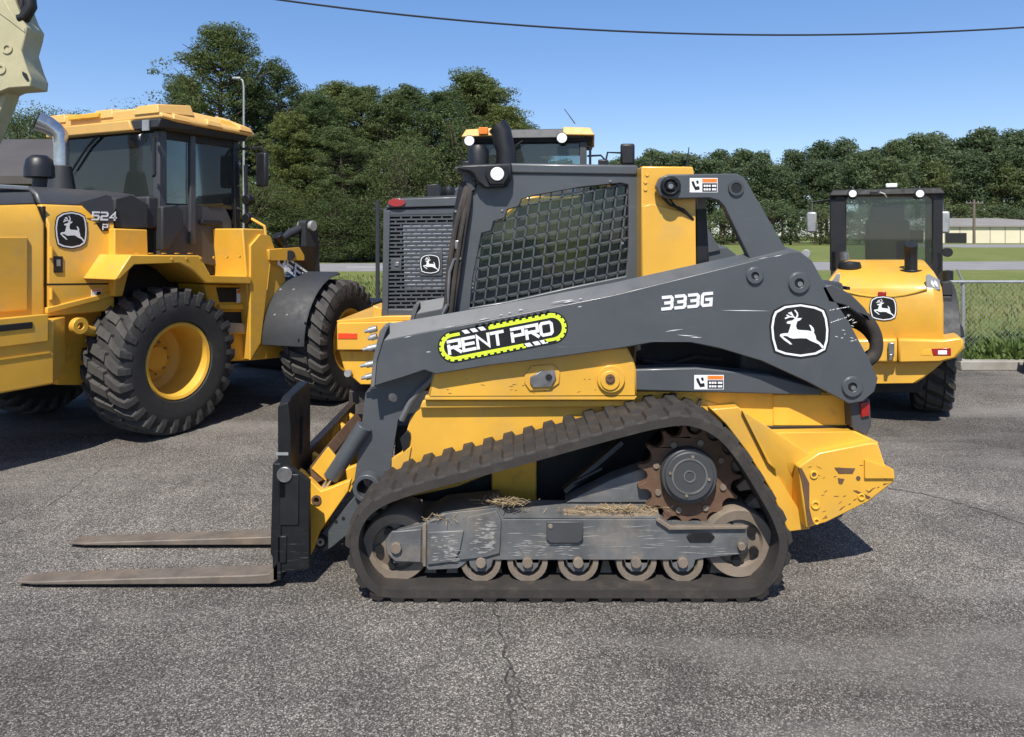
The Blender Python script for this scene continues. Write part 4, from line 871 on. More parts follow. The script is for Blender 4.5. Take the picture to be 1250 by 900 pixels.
# --- markings on the arm
def arm_map(px, py, D): return lambda x, y: c(px+x, py-y, D)
mb = MB()
def cap(mp_rot, L, r, e0, nb=14):
    pts = []
    for q in range(nb+1): a = math.pi/2+math.pi*q/nb; pts.append((r*math.cos(a), r*math.sin(a)))
    for q in range(nb+1): a = -math.pi/2+math.pi*q/nb; pts.append((L+r*math.cos(a), r*math.sin(a)))
    return [mp_rot(x, y, e0) for x, y in pts]
ang = R(11.0); ox, oy = 554, 423.5; Lc = 122
rot = lambda x, y, e: c(ox+x*math.cos(ang)+y*math.sin(ang)*0-y*0, oy-x*math.sin(ang)-y, AD-e) if False else c(ox+x*math.cos(ang)-y*math.sin(ang), oy-x*math.sin(ang)-y*math.cos(ang), AD-e)
v = (0, .004, 0)
mb.prism(cap(rot, Lc, 19.6, .002), v, m=0)
for x in range(6, 122, 8):
    if 22 < x: mb.prism([rot(x+a, b, .002) for a, b in ((0, 18), (5.5, 18), (4.5, 21.5), (1, 21.5))], v, m=0)
def seg(x0_, x1_, y0_, y1_, m): mb.prism([rot(x, y, .0035) for x, y in ((x0_, y0_), (x1_, y0_), (x1_, y1_), (x0_, y1_))], v, m=m)
# green ring: left end, right end, top-right run, bottom-left run
def arcband(cx_, a0_, a1_, r0_, r1_, m, nb=12):
    a = [(cx_+r1_*math.cos(a0_+(a1_-a0_)*q/nb), r1_*math.sin(a0_+(a1_-a0_)*q/nb)) for q in range(nb+1)]; b = [(cx_+r0_*math.cos(a0_+(a1_-a0_)*q/nb), r0_*math.sin(a0_+(a1_-a0_)*q/nb)) for q in range(nb, -1, -1)]
    mb.prism([rot(x, y, .0035) for x, y in a+b], v, m=m)
arcband(0, R(90), R(270), 12.3, 16, 1); arcband(Lc, R(-90), R(90), 12.3, 16, 1)
seg(46, Lc+.2, 12.3, 16, 1); seg(-.2, 84, -16, -12.3, 1); seg(-.2, 10, 12.3, 16, 1); seg(110, Lc+.2, -16, -12.3, 1)
for x in range(48, 122, 8): seg(x, x+4.5, 15.8, 18, 1)
for x in range(2, 84, 8): seg(x, x+4.5, -18, -15.8, 1)
for cx_, a0_, a1_ in ((0, 95, 265), (Lc, -85, 85)):
    for q in range(7): aa = R(a0_+(a1_-a0_)*(q+.5)/7); arcband(cx_, aa-.14, aa+.14, 15.8, 17.8, 1, 2)
for x in (14, 24, 34): mb.prism([rot(x+a, b, .0035) for a, b in ((2.5, 12.8), (9, 12.8), (5.5, 17.6), (-1, 17.6))], v, m=2)
for x in (87, 97, 106): mb.prism([rot(x+a, b, .0035) for a, b in ((1, -17.4), (8, -17.4), (5, -12.6), (-2, -12.6))], v, m=2)
text(mb, 'RENT PRO', 14.2, 13.6, 4.2, 3.7, lambda x, y: rot(-6.5+x*1.0, -7+y, .0045), v, m=2, slant=.06)
mb.build('track_emblem_decal', ['decalblack', 'lime', 'white'], arm, smooth=False)
mb = MB(); a2 = R(5); text(mb, '333G', 14.0, 11.0, 5.0, 3.6, lambda x, y: c(809+x*math.cos(a2)-y*math.sin(a2), 377.5-x*math.sin(a2)-y*math.cos(a2), AD-.003), v, slant=.15); mb.build('number_decal', 'white', arm, smooth=False)
emblem(arm, c(976, 403.5, AD-.002), Vector((70*AD/FOC, 0, -.004)), Vector((0, 0, 64*AD/FOC)), Vector((0, -1, 0)), 'deer_emblem')
def warn(parent, x0_, y0_, x1_, y1_, D, tilt=0):
    mb = MB(); f = lambda u, w_, e: c(x0_+(x1_-x0_)*u, y0_+(y1_-y0_)*w_+tilt*u, D-e); q = lambda u0, w0, u1, w1, e, m: mb.prism([f(u0, w0, e), f(u1, w0, e), f(u1, w1, e), f(u0, w1, e)], v, m=m)
    q(0, 0, 1, 1, .002, 0); q(.45, .05, .98, .30, .003, 1); q(.45, .36, .98, .95, .003, 2)
    for yy in (.47, .72):
        for k2, u in enumerate((.50, .59, .68, .80, .88)): q(u, yy, u+.07, yy+.14, .004, 0)
    mb.prism([f(a, b, .003) for a, b in ((.06, .25), (.14, .2), (.22, .6), (.34, .55), (.36, .8), (.2, .85), (.1, .5))], v, m=2); mb.prism([f(a, b, .003) for a, b in ((.22, .2), (.3, .15), (.33, .35), (.26, .42))], v, m=2)
    mb.build('warning_decal', ['white', 'orange', 'decalblack'], parent, smooth=False)
warn(lk, 842, 217.5, 876, 235, 4.02); warn(rail, 847.5, 458, 883.5, 475.5, 4.08)
# scrapes: chipped paint on the arm
mb = MB(); rnd = random.Random(5)
def chip(x, y, L, a, w_): mb.prism([c(x+dx, y+dy, AD-.0015) for dx, dy in ((0, 0), (L*math.cos(a)*.5, -L*math.sin(a)*.5-w_), (L*math.cos(a), -L*math.sin(a)), (L*math.cos(a)*.4, -L*math.sin(a)*.4+w_*.6))], (0, .003, 0))
for i in range(9): chip(1012+i*2.8+rnd.uniform(-1, 1), 379-i*.5, rnd.uniform(1.5, 3.5), .1, .6); chip(1014+i*2.7, 394-i*.9, rnd.uniform(1, 3), .3, .6)
for i in range(14): chip(1018+rnd.uniform(0, 26), 385+rnd.uniform(0, 34), rnd.uniform(2, 6), rnd.uniform(-.3, .8), .5)
for x, y, L in ((812, 405, 22), (826, 409, 26), (843, 412, 14), (640, 388, 9), (705, 375, 6), (880, 379, 60), (590, 415, 8), (520, 430, 6)): chip(x, y, L, rnd.uniform(-.1, .15), .5)
for i in range(13): t = rnd.random(); chip(470+t*480, 415.5-t*105+rnd.uniform(-1.5, 2), rnd.uniform(2, 16), .2, rnd.uniform(.25, .7))
mb.build('paint_chip', 'steel' if False else 'white', arm, smooth=False)

# ------------------------------------------------------------------ pallet fork held by the loader
pf = root('pallet_fork', 'black pallet fork with two long worn tines lowered to the asphalt', 'pallet fork', (c(340, 690, 3.92).x+.3, 4.2, 0))
FX = pf.location.x
def g(px, py, D): p = world_at(px, py, D); return p-Vector((FX, 4.2, 0))
def tine(D, tip, heel, w_=.12):
    xt = g(tip, 700, D).x; xh = g(heel, 690, D).x; y0_, y1_ = D-4.2-w_/2, D-4.2+w_/2; rows = []
    prof = [(xt, .018, .012, .30), (xt+.10, .020, .016, .48), (xt+.5, .022, .028, .5), (xh-.12, .024, .046, .5), (xh-.02, .026, .052, .5), (xh+.025, .045, .10, .5)]
    for x, z0_, th, hw in prof: rows.append([(x, (y0_+y1_)/2-w_*hw, z0_), (x, (y0_+y1_)/2+w_*hw, z0_), (x, (y0_+y1_)/2+w_*hw, z0_+th), (x, (y0_+y1_)/2-w_*hw, z0_+th)])
    m_ = MB().loft(rows, 0, True); o = m_.build('tine', 'tine', pf, .005)
    sh_ = MB(); sh_.box((xh+.018, (y0_+y1_)/2, .34), (.045, w_, .60)); sh_.build('shank', 'blacksteel', o, .006)
tine(3.92, 26, 338); tine(4.41, 88, 352)
def upright(yo, flip):
    p0 = g(338, 490, 3.88); x = p0.x
    o = MB().prism([(x+.01, yo, .16), (x+.01, yo, 1.0), (x+.05, yo, 1.06), (x+.075, yo+flip*.40, 1.04), (x+.10, yo+flip*.42, .86), (x+.10, yo+flip*.42, .16)] if False else [(x+.012, yo, .14), (x+.012, yo, .93), (x+.012, yo+flip*.05, .965), (x+.012, yo+flip*.38, .985), (x+.012, yo+flip*.42, .95), (x+.012, yo+flip*.42, .14)], (.05, 0, 0), holes=[[(x+.012, yo+flip*a, z) for a, z in ((.20, .62), (.20, .82), (.26, .82), (.26, .62))]]).build('backrest', 'blacksteel', pf, .005)
    MB().prism([(x-.03, yo-.002, .18), (x-.02, yo-.002, .58), (x+.008, yo-.002, .62), (x+.008, yo-.002, .93), (x+.06, yo-.002, .95), (x+.075, yo-.002, .82), (x+.075, yo-.002, .62), (x+.17, yo-.002, .55), (x+.17, yo-.002, .10), (x+.02, yo-.002, .08)], (0, flip*.03, 0)).build('side_plate', 'blacksteel', o, .004)
    MB().prism([(x-.002, yo-.004, .68), (x+.062, yo-.004, .68), (x+.062, yo-.004, .695), (x-.002, yo-.004, .695)], (0, .01, 0)).build('weld', 'galv', o)
upright(3.87-4.2, 1)
x = g(338, 490, 3.88).x
mb = MB(); mb.box((x+.03, .51, .20), (.05, 1.70, .14)); mb.box((x+.03, .51, .52), (.05, 1.70, .12)); mb.build('carriage_bar', 'blacksteel', pf, .006)
mb = MB(); p = g(347, 580, 3.85); mb.cyl(p, p+Vector((0, .05, 0)), .04, n=16); pb = mb.build('pivot_pin', 'steel', pf, .003); mb = MB(); mb.box(p+Vector((.02, .03, -.13)), (.10, .04, .26)); mb.build('bracket', 'black', pf, .004)

# ------------------------------------------------------------------ wheel loaders
def make_tyre(Rr, Wd, nl, rim_r, seed=1):
    """meshes for one wheel, axle along local Y, outer face at -Wd/2"""
    h = Wd/2; t = MB()
    t.lathe([(rim_r, -h*.80), (rim_r*1.06, -h*.93), (Rr*.72, -h*.99), (Rr*.84, -h*.97), (Rr*.915, -h*.88), (Rr*.94, -h*.70), (Rr*.945, 0), (Rr*.94, h*.70), (Rr*.915, h*.88), (Rr*.84, h*.97), (Rr*.72, h*.99), (rim_r*1.06, h*.93), (rim_r, h*.80)], (0, 0, 0), (0, 1, 0), 48, 0, True)
    tyre = t.mesh('tyre', ['tyre'])
    # chevron lug: from the shoulder, over the edge, bending towards the centre
    l = MB(); rows = []; st = 2*math.pi/nl
    for path in ([(-h*1.0, .86, .0, .30), (-h*.97, .955, .06, .36), (-h*.80, .99, .22, .40), (-h*.45, 1.0, .46, .42)], [(-h*.39, 1.0, .56, .44), (-h*.15, 1.0, .66, .42), (h*.06, 1.0, .70, .36)]):
     rows = []
     for y, rf, da, wf in path:
        a = da*st*1.5; hw = wf*st*.66; ro = Rr*rf; ri = Rr*(rf-.085)
        P = lambda ang, r_: (r_*math.sin(ang), y, r_*math.cos(ang))
        rows.append([P(a-hw, ri), P(a-hw*.82, ro), P(a+hw*.82, ro), P(a+hw, ri)])
     l.loft(rows, 0, True)
    lug = l.mesh('tread_lug', ['tread'], False)
    r_ = MB(); q = rim_r
    r_.lathe([(q*.98, -h*.74), (q*1.02, -h*.86), (q*.99, -h*.90), (q*.92, -h*.86), (q*.88, -h*.70), (q*.86, -h*.30), (q*.83, h*.45), (q*.60, h*.62), (q*.58, h*.52), (q*.34, h*.52), (q*.32, h*.30), (0, h*.30), (0, h*.6), (q*.82, h*.8), (q*.98, h*.8)], (0, 0, 0), (0, 1, 0), 44, 0, True)
    rim = r_.mesh('rim', ['gold'])
    b = MB()
    b.cyl((0, 0, q*.44), (0, -.0, q*.44), .001) if False else None
    b.cyl((0, h*.53, 0), (0, h*.44, 0), q*.035, n=6); nutm = b.mesh('wheel_nut', ['steel'], False)
    return dict(tyre=tyre, lug=lug, rim=rim, nut=nutm, nl=nl, q=q, st=st, R=Rr, W=Wd)
def put_wheel(T, parent, loc, rz=0.0, spin=0.0, mirror=False, nuts=10):
    wh_ = bpy.data.objects.new('wheel', T['tyre']); COL.objects.link(wh_); wh_.parent = parent; wh_.location = loc; wh_.rotation_euler = (0, spin, rz+(math.pi if mirror else 0))
    o = bpy.data.objects.new('rim', T['rim']); COL.objects.link(o); o.parent = wh_
    for k in range(T['nl']):
        for s_ in (0, 1):
            o = bpy.data.objects.new('tread_lug', T['lug']); COL.objects.link(o); o.parent = wh_
            # the far half is the same lug turned about the radial axis
            m_ = Matrix.Rotation(k*T['st']+s_*T['st']*.5, 4, 'Y') @ (Matrix.Rotation(math.pi, 4, 'Z') if s_ else Matrix.Identity(4))
            if s_: m_ = Matrix.Rotation(k*T['st']+T['st']*1.12, 4, 'Y') @ Matrix.Rotation(math.pi, 4, 'Z')
            o.matrix_local = m_
    for k in range(nuts):
        a = 2*math.pi*k/nuts; o = bpy.data.objects.new('wheel_nut', T['nut']); COL.objects.link(o); o.parent = wh_; o.location = (T['q']*.45*math.cos(a), 0, T['q']*.45*math.sin(a))
    return wh_
HD = 64.0; W0 = ground_at(222, 531)
L = Frame((W0[0]-1.2*math.sin(R(HD)), W0[1]+1.2*math.cos(R(HD))), HD)
T1 = make_tyre(.665, .50, 26, .345)
ldr = root('wheel_loader', 'yellow wheel loader with dark cab and chrome exhaust, at the left beyond the tines', 'wheel loader', (L.O[0], L.O[1], 0), HD)
on = L.on
def lp(name, pts, ax, v, vec, m, bevel=0.008, parent=None, holes=()):
    return MB().prism(L.poly(pts, ax, v), vec, holes=[L.poly(h, ax, v) for h in holes]).build(name, m, parent or ldr, bevel)
for s_ in (0, 1): put_wheel(T1, ldr, (0, -.95 if not s_ else .95, .665), 0, .1, bool(s_))
HSY = -.78                       # hood side plane
xs = on(57, 300, 'y', HSY).x; xe = on(140, 300, 'y', HSY).x; xr = -2.05
def hood_section(x, drop=0.0):
    return [(x, HSY, 1.14), (x, HSY, 1.90-drop), (x, HSY+.10, 2.06-drop), (x, -HSY-.10, 2.06-drop), (x, -HSY, 1.90-drop), (x, -HSY, 1.14)]
MB().loft([hood_section(xr, .07), hood_section(xs-.012)], 0, True).build('rear_hood', 'yellow', ldr, .02)
MB().loft([hood_section(xs+.012), hood_section(xe)], 0, True).build('engine_cover', 'yellow', ldr, .012)
# raised screen frame on the rear hood side
MB().box(((xr+xs)/2-.05, HSY-.004, 1.5), (xs-xr-.22, .02, .58)).build('side_screen', 'yellow', ldr, .008)
MB().box((xs, 0, 1.6), (.022, 1.5, .88)).build('seam', 'black', ldr)
bt = lambda x, d=0.0: [(x, HSY+.105, 2.055-d), (x, HSY+.16, 2.15-d), (x, HSY+.26, 2.21-d), (x, -HSY-.26, 2.21-d), (x, -HSY-.16, 2.15-d), (x, -HSY-.105, 2.055-d)]
MB().loft([bt(xr+.05, .10), bt(xr+.5, .05), bt(xs-.01, .0)], 0, True).build('hood_top', 'grey_clean', ldr, .02)
MB().loft([bt(xs+.01), bt(xe+.1, -.0), bt(xe+.4, .02)], 0, True).build('hood_top', 'grey_clean', ldr, .02)
MB().box((xs-.28, HSY+.20, 2.19), (.5, .05, .035)).build('vent_grip', 'galv', ldr, .008)
lp('tank_cover', [(140, 242), (160, 237), (182, 250), (182, 279), (141, 279)], 'y', -.755, (0, .5, 0), 'fender', .015)
# dark swoosh with the number
dk = [(97, 247.5), (112, 262), (124, 271.5), (139.5, 271.5), (139.5, 262), (136, 240), (130, 238)]
MB().prism(L.poly(dk, 'y', HSY-.004), (0, .012, 0)).build('number_panel', 'grey_clean', ldr)
vL = (0, .004, 0)
mb = MB(); x_ = on(113, 268, 'y', HSY-.006); text(mb, '524', .062, .056, .026, .015, lambda x, y: (x_.x+x, HSY-.007, x_.z+y), vL, slant=.1); mb.build('number_decal', 'white', ldr, smooth=False)
mb = MB(); mb.prism(L.poly([(117, 271.8), (132, 271.8), (132, 282), (124, 282)], 'y', HSY-.005), vL, m=0); x_ = on(125.5, 280, 'y', HSY-.005); text(mb, 'P', .042, .040, .02, .011, lambda x, y: (x_.x+x, HSY-.008, x_.z+y), vL, m=1, slant=.1); mb.build('letter_decal', ['decalblack', 'white'], ldr, smooth=False)
ce = on(87, 281, 'y', HSY-.003); e0 = on(68, 281, 'y', HSY); e1 = on(106, 281, 'y', HSY); emblem(ldr, ce, Vector((e1.x-e0.x, 0, 0)), Vector((0, 0, on(87, 259, 'y', HSY).z-on(87, 303, 'y', HSY).z)), Vector((0, -1, 0)), 'deer_emblem')
mb = MB(); mb.prism(L.poly([(66, 313), (77, 313), (77, 333), (66, 333)], 'y', HSY-.008), (0, .02, 0)); lk_ = mb.build('latch', 'black', ldr, .004); MB().prism(L.poly([(69, 317), (74, 317), (74, 325), (69, 325)], 'y', HSY-.012), (0, .01, 0)).build('latch_handle', 'galv', lk_)
MB().prism(L.poly([(58.5, 346.3), (138, 345.5), (138, 347.5), (58.5, 348.3)], 'y', HSY-.001), (0, .02, 0)).build('seam', 'black', ldr)
XF_ = on(291, 200, 'y', -.74).x
lp('lower_skirt', [(58, 383), (139, 362), (139, 356), (58, 376)], 'y', HSY-.03, (0, .05, 0), 'yellow', .005)
# chassis, counterweight
lp('rear_frame', [(58, 384), (140, 364), (160, 380), (160, 450), (120, 470), (70, 470)], 'y', -.60, (0, 1.2, 0), 'yellow_worn', .01)
xcw = on(68, 430, 'y', -.98).x
MB().prism([(xr-.25, -.98, 1.10), (xcw, -.98, 1.14), (xcw, -.98, .62), (xcw-.42, -.98, .62), (xcw-.9, -.98, .75), (xr-.25, -.98, .82)], (0, 1.96, 0)).build('counterweight', 'yellow', ldr, .025)
MB().prism([(xcw+.005, -.93, 1.13), (xcw+.20, -.80, 1.13), (xcw+.20, -.80, .66), (xcw+.005, -.93, .62)], (0, .6, 0)).build('corner_plate', 'yellow', ldr, .01)
cz = on(14, 405, 'y', -.99); MB().box((cz.x+.02, -.985, cz.z), (.52, .03, .22)).build('bumper_step', 'yellow', ldr, .01)
MB().box((cz.x-.02, -.998, cz.z+.035), (.34, .02, .05)).build('step_slot', 'black', ldr, .006)
p = on(96, 398, 'y', -.86); mb = MB(); mb.lathe([(.028, -.03), (.07, -.03), (.07, .03), (.028, .03)], p, (0, 1, .0), 16, 0, True); mb.cyl(p+Vector((.05, .03, -.03)), p+Vector((.32, .12, -.12)), .045, n=10); mb.build('tie_down', 'yellow', ldr, .004)
# fender ledge, steps and side boxes
lp('cab_riser', [(140, 279), (180, 280.5), (181, 312), (160, 322), (150, 362), (140, 362)], 'y', -.86, (0, .6, 0), 'yellow', .01)
lp('fender_ledge', [(160, 311), (244, 312), (258, 337), (307, 338), (307, 347), (251, 346), (236, 331), (218, 321), (165, 323), (146, 342), (140, 342)], 'y', -1.18, (0, .5, 0), 'yellow', .012)
mb = MB()
for t in range(5): mb.box(on(168+t*16, 311, 'y', -1.12)+Vector((0, 0, .012)), (.03, .03, .005))
mb.build('bolt', 'yellow_worn', ldr)
sb = lp('side_tank', [(250, 347), (307, 348), (312, 440), (268, 442)], 'y', -1.02, (0, .5, 0), 'yellow_worn', .012)
lp('step_tread', [(268, 372), (305, 372), (305, 378), (268, 378)], 'y', -1.06, (0, .25, 0), 'yellow_worn', .005, sb); lp('step_tread', [(272, 402), (308, 402), (308, 408), (272, 408)], 'y', -1.06, (0, .25, 0), 'yellow_worn', .005, sb)
lp('step_recess', [(264, 351), (304, 351), (305, 369), (268, 369)], 'y', -1.024, (0, .03, 0), 'darkin', .003, sb); lp('step_recess', [(270, 381), (306, 381), (307, 399), (272, 399)], 'y', -1.024, (0, .03, 0), 'darkin', .003, sb); lp('battery_tag', [(279, 394), (300, 395), (300, 406), (279, 406)], 'y', -1.064, (0, .01, 0), 'galv', .002, sb)
MB().box(((xe+XF_)/2, 0, 1.3), (XF_-xe, 1.3, .62)).build('hydraulic_bay', 'darkin', ldr, .01)
MB().box((.9, 0, .62), (2.3, .7, .5)).build('articulation_frame', 'darkin', ldr, .03)
MB().cyl((0, -.8, .665), (0, .8, .665), .17, n=16).build('rear_axle', 'yellow_worn', ldr)
# hardware on the near side: rails, hinges, hoses, bolts
mb = MB()
for zz in (1.28, 1.62): mb.cyl((xs+.03, HSY-.012, zz), (xs+.03, HSY-.012, zz+.09), .014, n=8)
mb.build('hinge', 'yellow_worn', ldr)
for j in range(4):
    MB().tube([(.95+.05*j, -.55+.04*j, 1.0), (1.15, -.62+.05*j, .86-.04*j), (1.42, -.52+.04*j, .9), (1.6, -.4+.05*j, 1.02)], .018, 6).build('hydraulic_hose', 'rubber', ldr)
mb = MB(); mb.tube([(XF_-.02, -1.15, 1.24), (XF_+.02, -1.15, 1.5), (XF_+.03, -1.08, 1.9), (XF_+.02, -.86, 2.0)], .016, 8); mb.build('step_rail', 'yellow', ldr)
for q in range(7): MB().box((xcw-.08-q*.14, -.984, 1.08), (.022, .016, .022)).build('bolt', 'yellow_worn', ldr)
MB().box((xcw-.5, -.982, .88), (.9, .012, .012)).build('weld_seam', 'yellow_worn', ldr)
# cab
XC = on(197, 200, 'y', -.74).x; XF = on(291, 200, 'y', -.74).x; XB = on(235, 200, 'y', -.74).x; z0 = 1.72; zg = on(200, 249, 'y', -.74).z; zt_ = 2.80; HW = .74
def post(name, p0, p1, s_, m='grey_clean', par=None):
    d = Vector(p1)-Vector(p0); return MB().loft([[Vector(p0)+Vector((a*s_, b*s_, 0)) for a, b in ((-.5, -.5), (.5, -.5), (.5, .5), (-.5, .5))], [Vector(p1)+Vector((a*s_, b*s_, 0)) for a, b in ((-.5, -.5), (.5, -.5), (.5, .5), (-.5, .5))]], 0, True).build(name, m, par or ldr, .008)
post('cab_pillar', (XC+.01, -HW+.03, 1.55), (XC+.01, -HW+.03, zt_), .085); post('cab_pillar', (XC+.01, HW-.03, 1.55), (XC+.01, HW-.03, zt_), .085)
post('cab_pillar', (XB, -HW+.02, z0), (XB, -HW+.02, zt_), .065); post('cab_pillar', (XB, HW-.02, z0), (XB, HW-.02, zt_), .065)
post('cab_pillar', (XF, -HW+.03, z0), (XF-.04, -HW+.03, zt_), .075, 'black'); post('cab_pillar', (XF, HW-.03, z0), (XF-.04, HW-.03, zt_), .075, 'black')
MB().box(((XC+XF)/2, 0, zt_-.03), (XF-XC, 2*HW, .09)).build('cab_header', 'darkin', ldr, .01)
# lower cab shell: grey, with the bulge of the door
lp('cab_lower', [(197, 250), (234, 249), (276, 253), (284, 270), (284, 330), (197, 310)], 'y', -.72, (0, 1.44, 0), 'grey_clean', .02)
lp('door_bulge', [(198, 252), (214, 250), (224, 258), (224, 278), (207, 303), (198, 306)], 'y', -.80, (0, .1, 0), 'fender', .015)
lp('door_handle', [(247, 268), (272, 270), (272, 276), (247, 274)], 'y', -.76, (0, .05, 0), 'black', .006)
lp('cab_skirt', [(197, 296), (284, 290), (284, 336), (240, 334), (197, 312)], 'y', -.70, (0, 1.4, 0), 'darkin', .01)
MB().box((XC-.06, 0, 2.02), (.16, 1.46, .30)).build('cab_rear_sill', 'fender', ldr, .02)
for par_ in (0,):
    gm_ = lambda name, v4: MB().prism(v4, (.006, 0, 0) if name == 'rear_window' else (0, .006, 0)).build(name, 'darkglass', ldr, smooth=False)
    gm_('rear_window', [(XC-.02, -HW+.08, 2.16), (XC-.02, HW-.08, 2.16), (XC-.02, HW-.08, zt_-.02), (XC-.02, -HW+.08, zt_-.02)])
    for sg in (-1, 1):
        gm_('side_window', [(XC+.06, sg*(HW-.02), zg+.01), (XB-.04, sg*(HW-.02), zg+.01), (XB-.04, sg*(HW-.02), zt_-.06), (XC+.06, sg*(HW-.02), zt_-.06)]); gm_('door_window', [(XB+.04, sg*(HW-.02), zg), (XF-.04, sg*(HW-.02), zg-.03), (XF-.06, sg*(HW-.02), zt_-.06), (XB+.04, sg*(HW-.02), zt_-.06)])
MB().prism([(XF, -HW+.07, zg-.4), (XF, HW-.07, zg-.4), (XF-.04, HW-.07, zt_-.02), (XF-.04, -HW+.07, zt_-.02)], (.006, 0, 0)).build('windscreen', 'darkglass', ldr, smooth=False)
mb = MB(); mb.box((XC+.42, .0, 1.95), (.5, .52, .14)); mb.box((XC+.20, .0, 2.28), (.13, .5, .66), Matrix.Rotation(R(-8), 3, 'Y')); mb.box((XC+.15, 0, 2.63), (.09, .28, .18)); mb.build('seat', 'seat', ldr, .03)
mb = MB(); mb.box((XC+.30, -.42, 2.1), (.5, .14, .16)); mb.box((XC+.10, .48, 2.3), (.1, .2, .34)); mb.build('console', 'inbeige', ldr, .02)
mb = MB(); mb.cyl((XF-.12, 0, 1.7), (XF-.32, 0, 2.22), .04, n=10); mb.lathe([(.17, -.012), (.19, 0), (.17, .012)], (XF-.33, 0, 2.24), (-.4, 0, 1), 22, 0, True); mb.build('steering_wheel', 'black', ldr)
mb = MB(); mb.tube([on(88, 208, 'x', XC-.05), on(106, 180, 'x', XC-.05), on(123, 162, 'x', XC-.05)], .012, 6); mb.build('wiper', 'black', ldr)
p = on(192, 190, 'y', -.80); mb = MB(); mb.tube([p+Vector((0, .05, .18)), p+Vector((-.03, 0, .17)), p+Vector((-.03, 0, -.18)), p+Vector((0, .05, -.19))], .016, 8); mb.build('grab_handle', 'black', ldr)
# roof: yellow lid with moulded recesses, their shade painted on, over a dark liner
def rf(x0_, x1_, y, za, zb, ins): return [(x0_, -y, za), (x1_, -y, za), (x1_, y, za), (x0_, y, za)], [(x0_+ins, -y+ins, zb), (x1_-ins, -y+ins, zb), (x1_-ins, y-ins, zb), (x0_+ins, y-ins, zb)]
MB().loft([*rf(XC-.02, XF+.02, .82, zt_, 2.90, -.03)], 0, True).build('roof_liner', 'darkin', ldr, .01)
rows = []
for x, zl, zh in ((XC-.10, 2.90, 3.01), (XC+.10, 2.88, 3.05), (XC+.6, 2.87, 3.03), (XF+.10, 2.86, 2.96)):
    rows.append([(x, -.87, zl), (x, -.87, zl+.035), (x, -.78, zh-.02), (x, -.6, zh), (x, .6, zh), (x, .78, zh-.02), (x, .87, zl+.035), (x, .87, zl)])
rfm = MB().loft(rows, 0, True).build('cab_roof', 'toplit_yellow', ldr, .015)
for y0_, y1_ in ((-.28, .30), ): MB().box((XC-.075, (y0_+y1_)/2+.2, 2.98), (.12, .46, .05)).build('roof_recess_shade', 'yellow_worn', rfm, .008)
MB().loft([[(XC-.13, -.5, 2.80), (XC-.13, .80, 2.80), (XC-.02, .80, 2.80), (XC-.02, -.5, 2.80)], [(XC-.14, -.46, 2.90), (XC-.14, .80, 2.90), (XC+.0, .80, 2.90), (XC+.0, -.46, 2.90)]], 0, True).build('rear_visor', 'toplit_yellow', rfm, .012)
MB().loft([[(XC-.12, -.84, 2.81), (XC-.12, -.51, 2.80), (XC+.3, -.51, 2.80), (XC+.3, -.84, 2.83)], [(XC-.11, -.86, 2.895), (XC-.13, -.47, 2.895), (XC+.3, -.47, 2.89), (XC+.3, -.86, 2.88)]], 0, True).build('roof_corner', 'fender', rfm, .012)
for x0_, x1_ in ((XC+.18, XC+.42), (XC+.62, XC+.86)):
    MB().prism([(x0_, -.835, 2.945), (x1_, -.835, 2.935), (x1_-.06, -.80, 2.985), (x0_+.04, -.80, 2.995)], (0, .02, -.01)).build('roof_recess_shade', 'gold', rfm, .003)  # deeper yellow slips paint the shade of the side recesses
for y0_, y1_ in ((-.84, -.50), (-.20, .10), (.52, .84)): MB().loft([[(XC-.115, y0_, 2.945), (XC+.30, y0_, 2.97), (XC+.30, y1_, 2.97), (XC-.115, y1_, 2.945)], [(XC-.10, y0_+.03, 3.03), (XC+.28, y0_+.03, 3.075), (XC+.28, y1_-.03, 3.075), (XC-.10, y1_-.03, 3.03)]], 0, True).build('roof_rib', 'toplit_yellow', rfm, .008)
for x0_, x1_ in ((XC+.02, XC+.22), (XC+.42, XC+.62), (XC+.84, XF+.07)): MB().loft([[(x0_, -.885, 2.90), (x1_, -.885, 2.89), (x1_, -.5, 2.96), (x0_, -.5, 2.96)], [(x0_+.02, -.865, 2.955), (x1_-.02, -.865, 2.94), (x1_-.02, -.5, 3.07), (x0_+.02, -.5, 3.075)]], 0, True).build('roof_rib', 'toplit_yellow', rfm, .008)
q_ = on(178, 153, 'x', XC-.135); MB().box((XC-.135, q_.y, q_.z), (.012, .09, .10)).build('roof_label', 'galv', rfm)
# exhaust, precleaner
ex = on(75, 205, 'x', XC-.42); mb = MB(); mb.cyl((ex.x, ex.y, 2.12), (ex.x, ex.y, ex.z+.02), .14, .085, 18); mb.build('exhaust_base', 'fender', ldr, .01)
t_ = on(62, 152, 'x', XC-.42)
mb = MB(); mb.tube([(ex.x, ex.y, ex.z), (ex.x, ex.y, ex.z+.22), (ex.x-.005, ex.y+.01, ex.z+.31), (ex.x-.03, ex.y+.04, t_.z-.07), (ex.x-.08, ex.y+.09, t_.z-.02), (ex.x-.15, ex.y+.13, t_.z+.01)], [.064, .066, .070, .078, .086, .09], 20); mb.build('exhaust_stack', 'chrome', ldr)
mb = MB(); mb.cyl((ex.x-.146, ex.y+.128, t_.z+.009), (ex.x-.156, ex.y+.135, t_.z+.013), .082, n=20); mb.build('exhaust_bore', 'black', ldr)
pc = on(48, 222, 'x', XC-.95); mb = MB(); mb.cyl((pc.x, pc.y, 2.1), (pc.x, pc.y, pc.z+.1), .055, n=14); mb.lathe([(0, .23), (.06, .225), (.10, .19), (.115, .12), (.118, .04), (.10, .03), (.0, .03)], (pc.x, pc.y, pc.z), (0, 0, 1), 24); mb.build('air_precleaner', 'black', ldr)
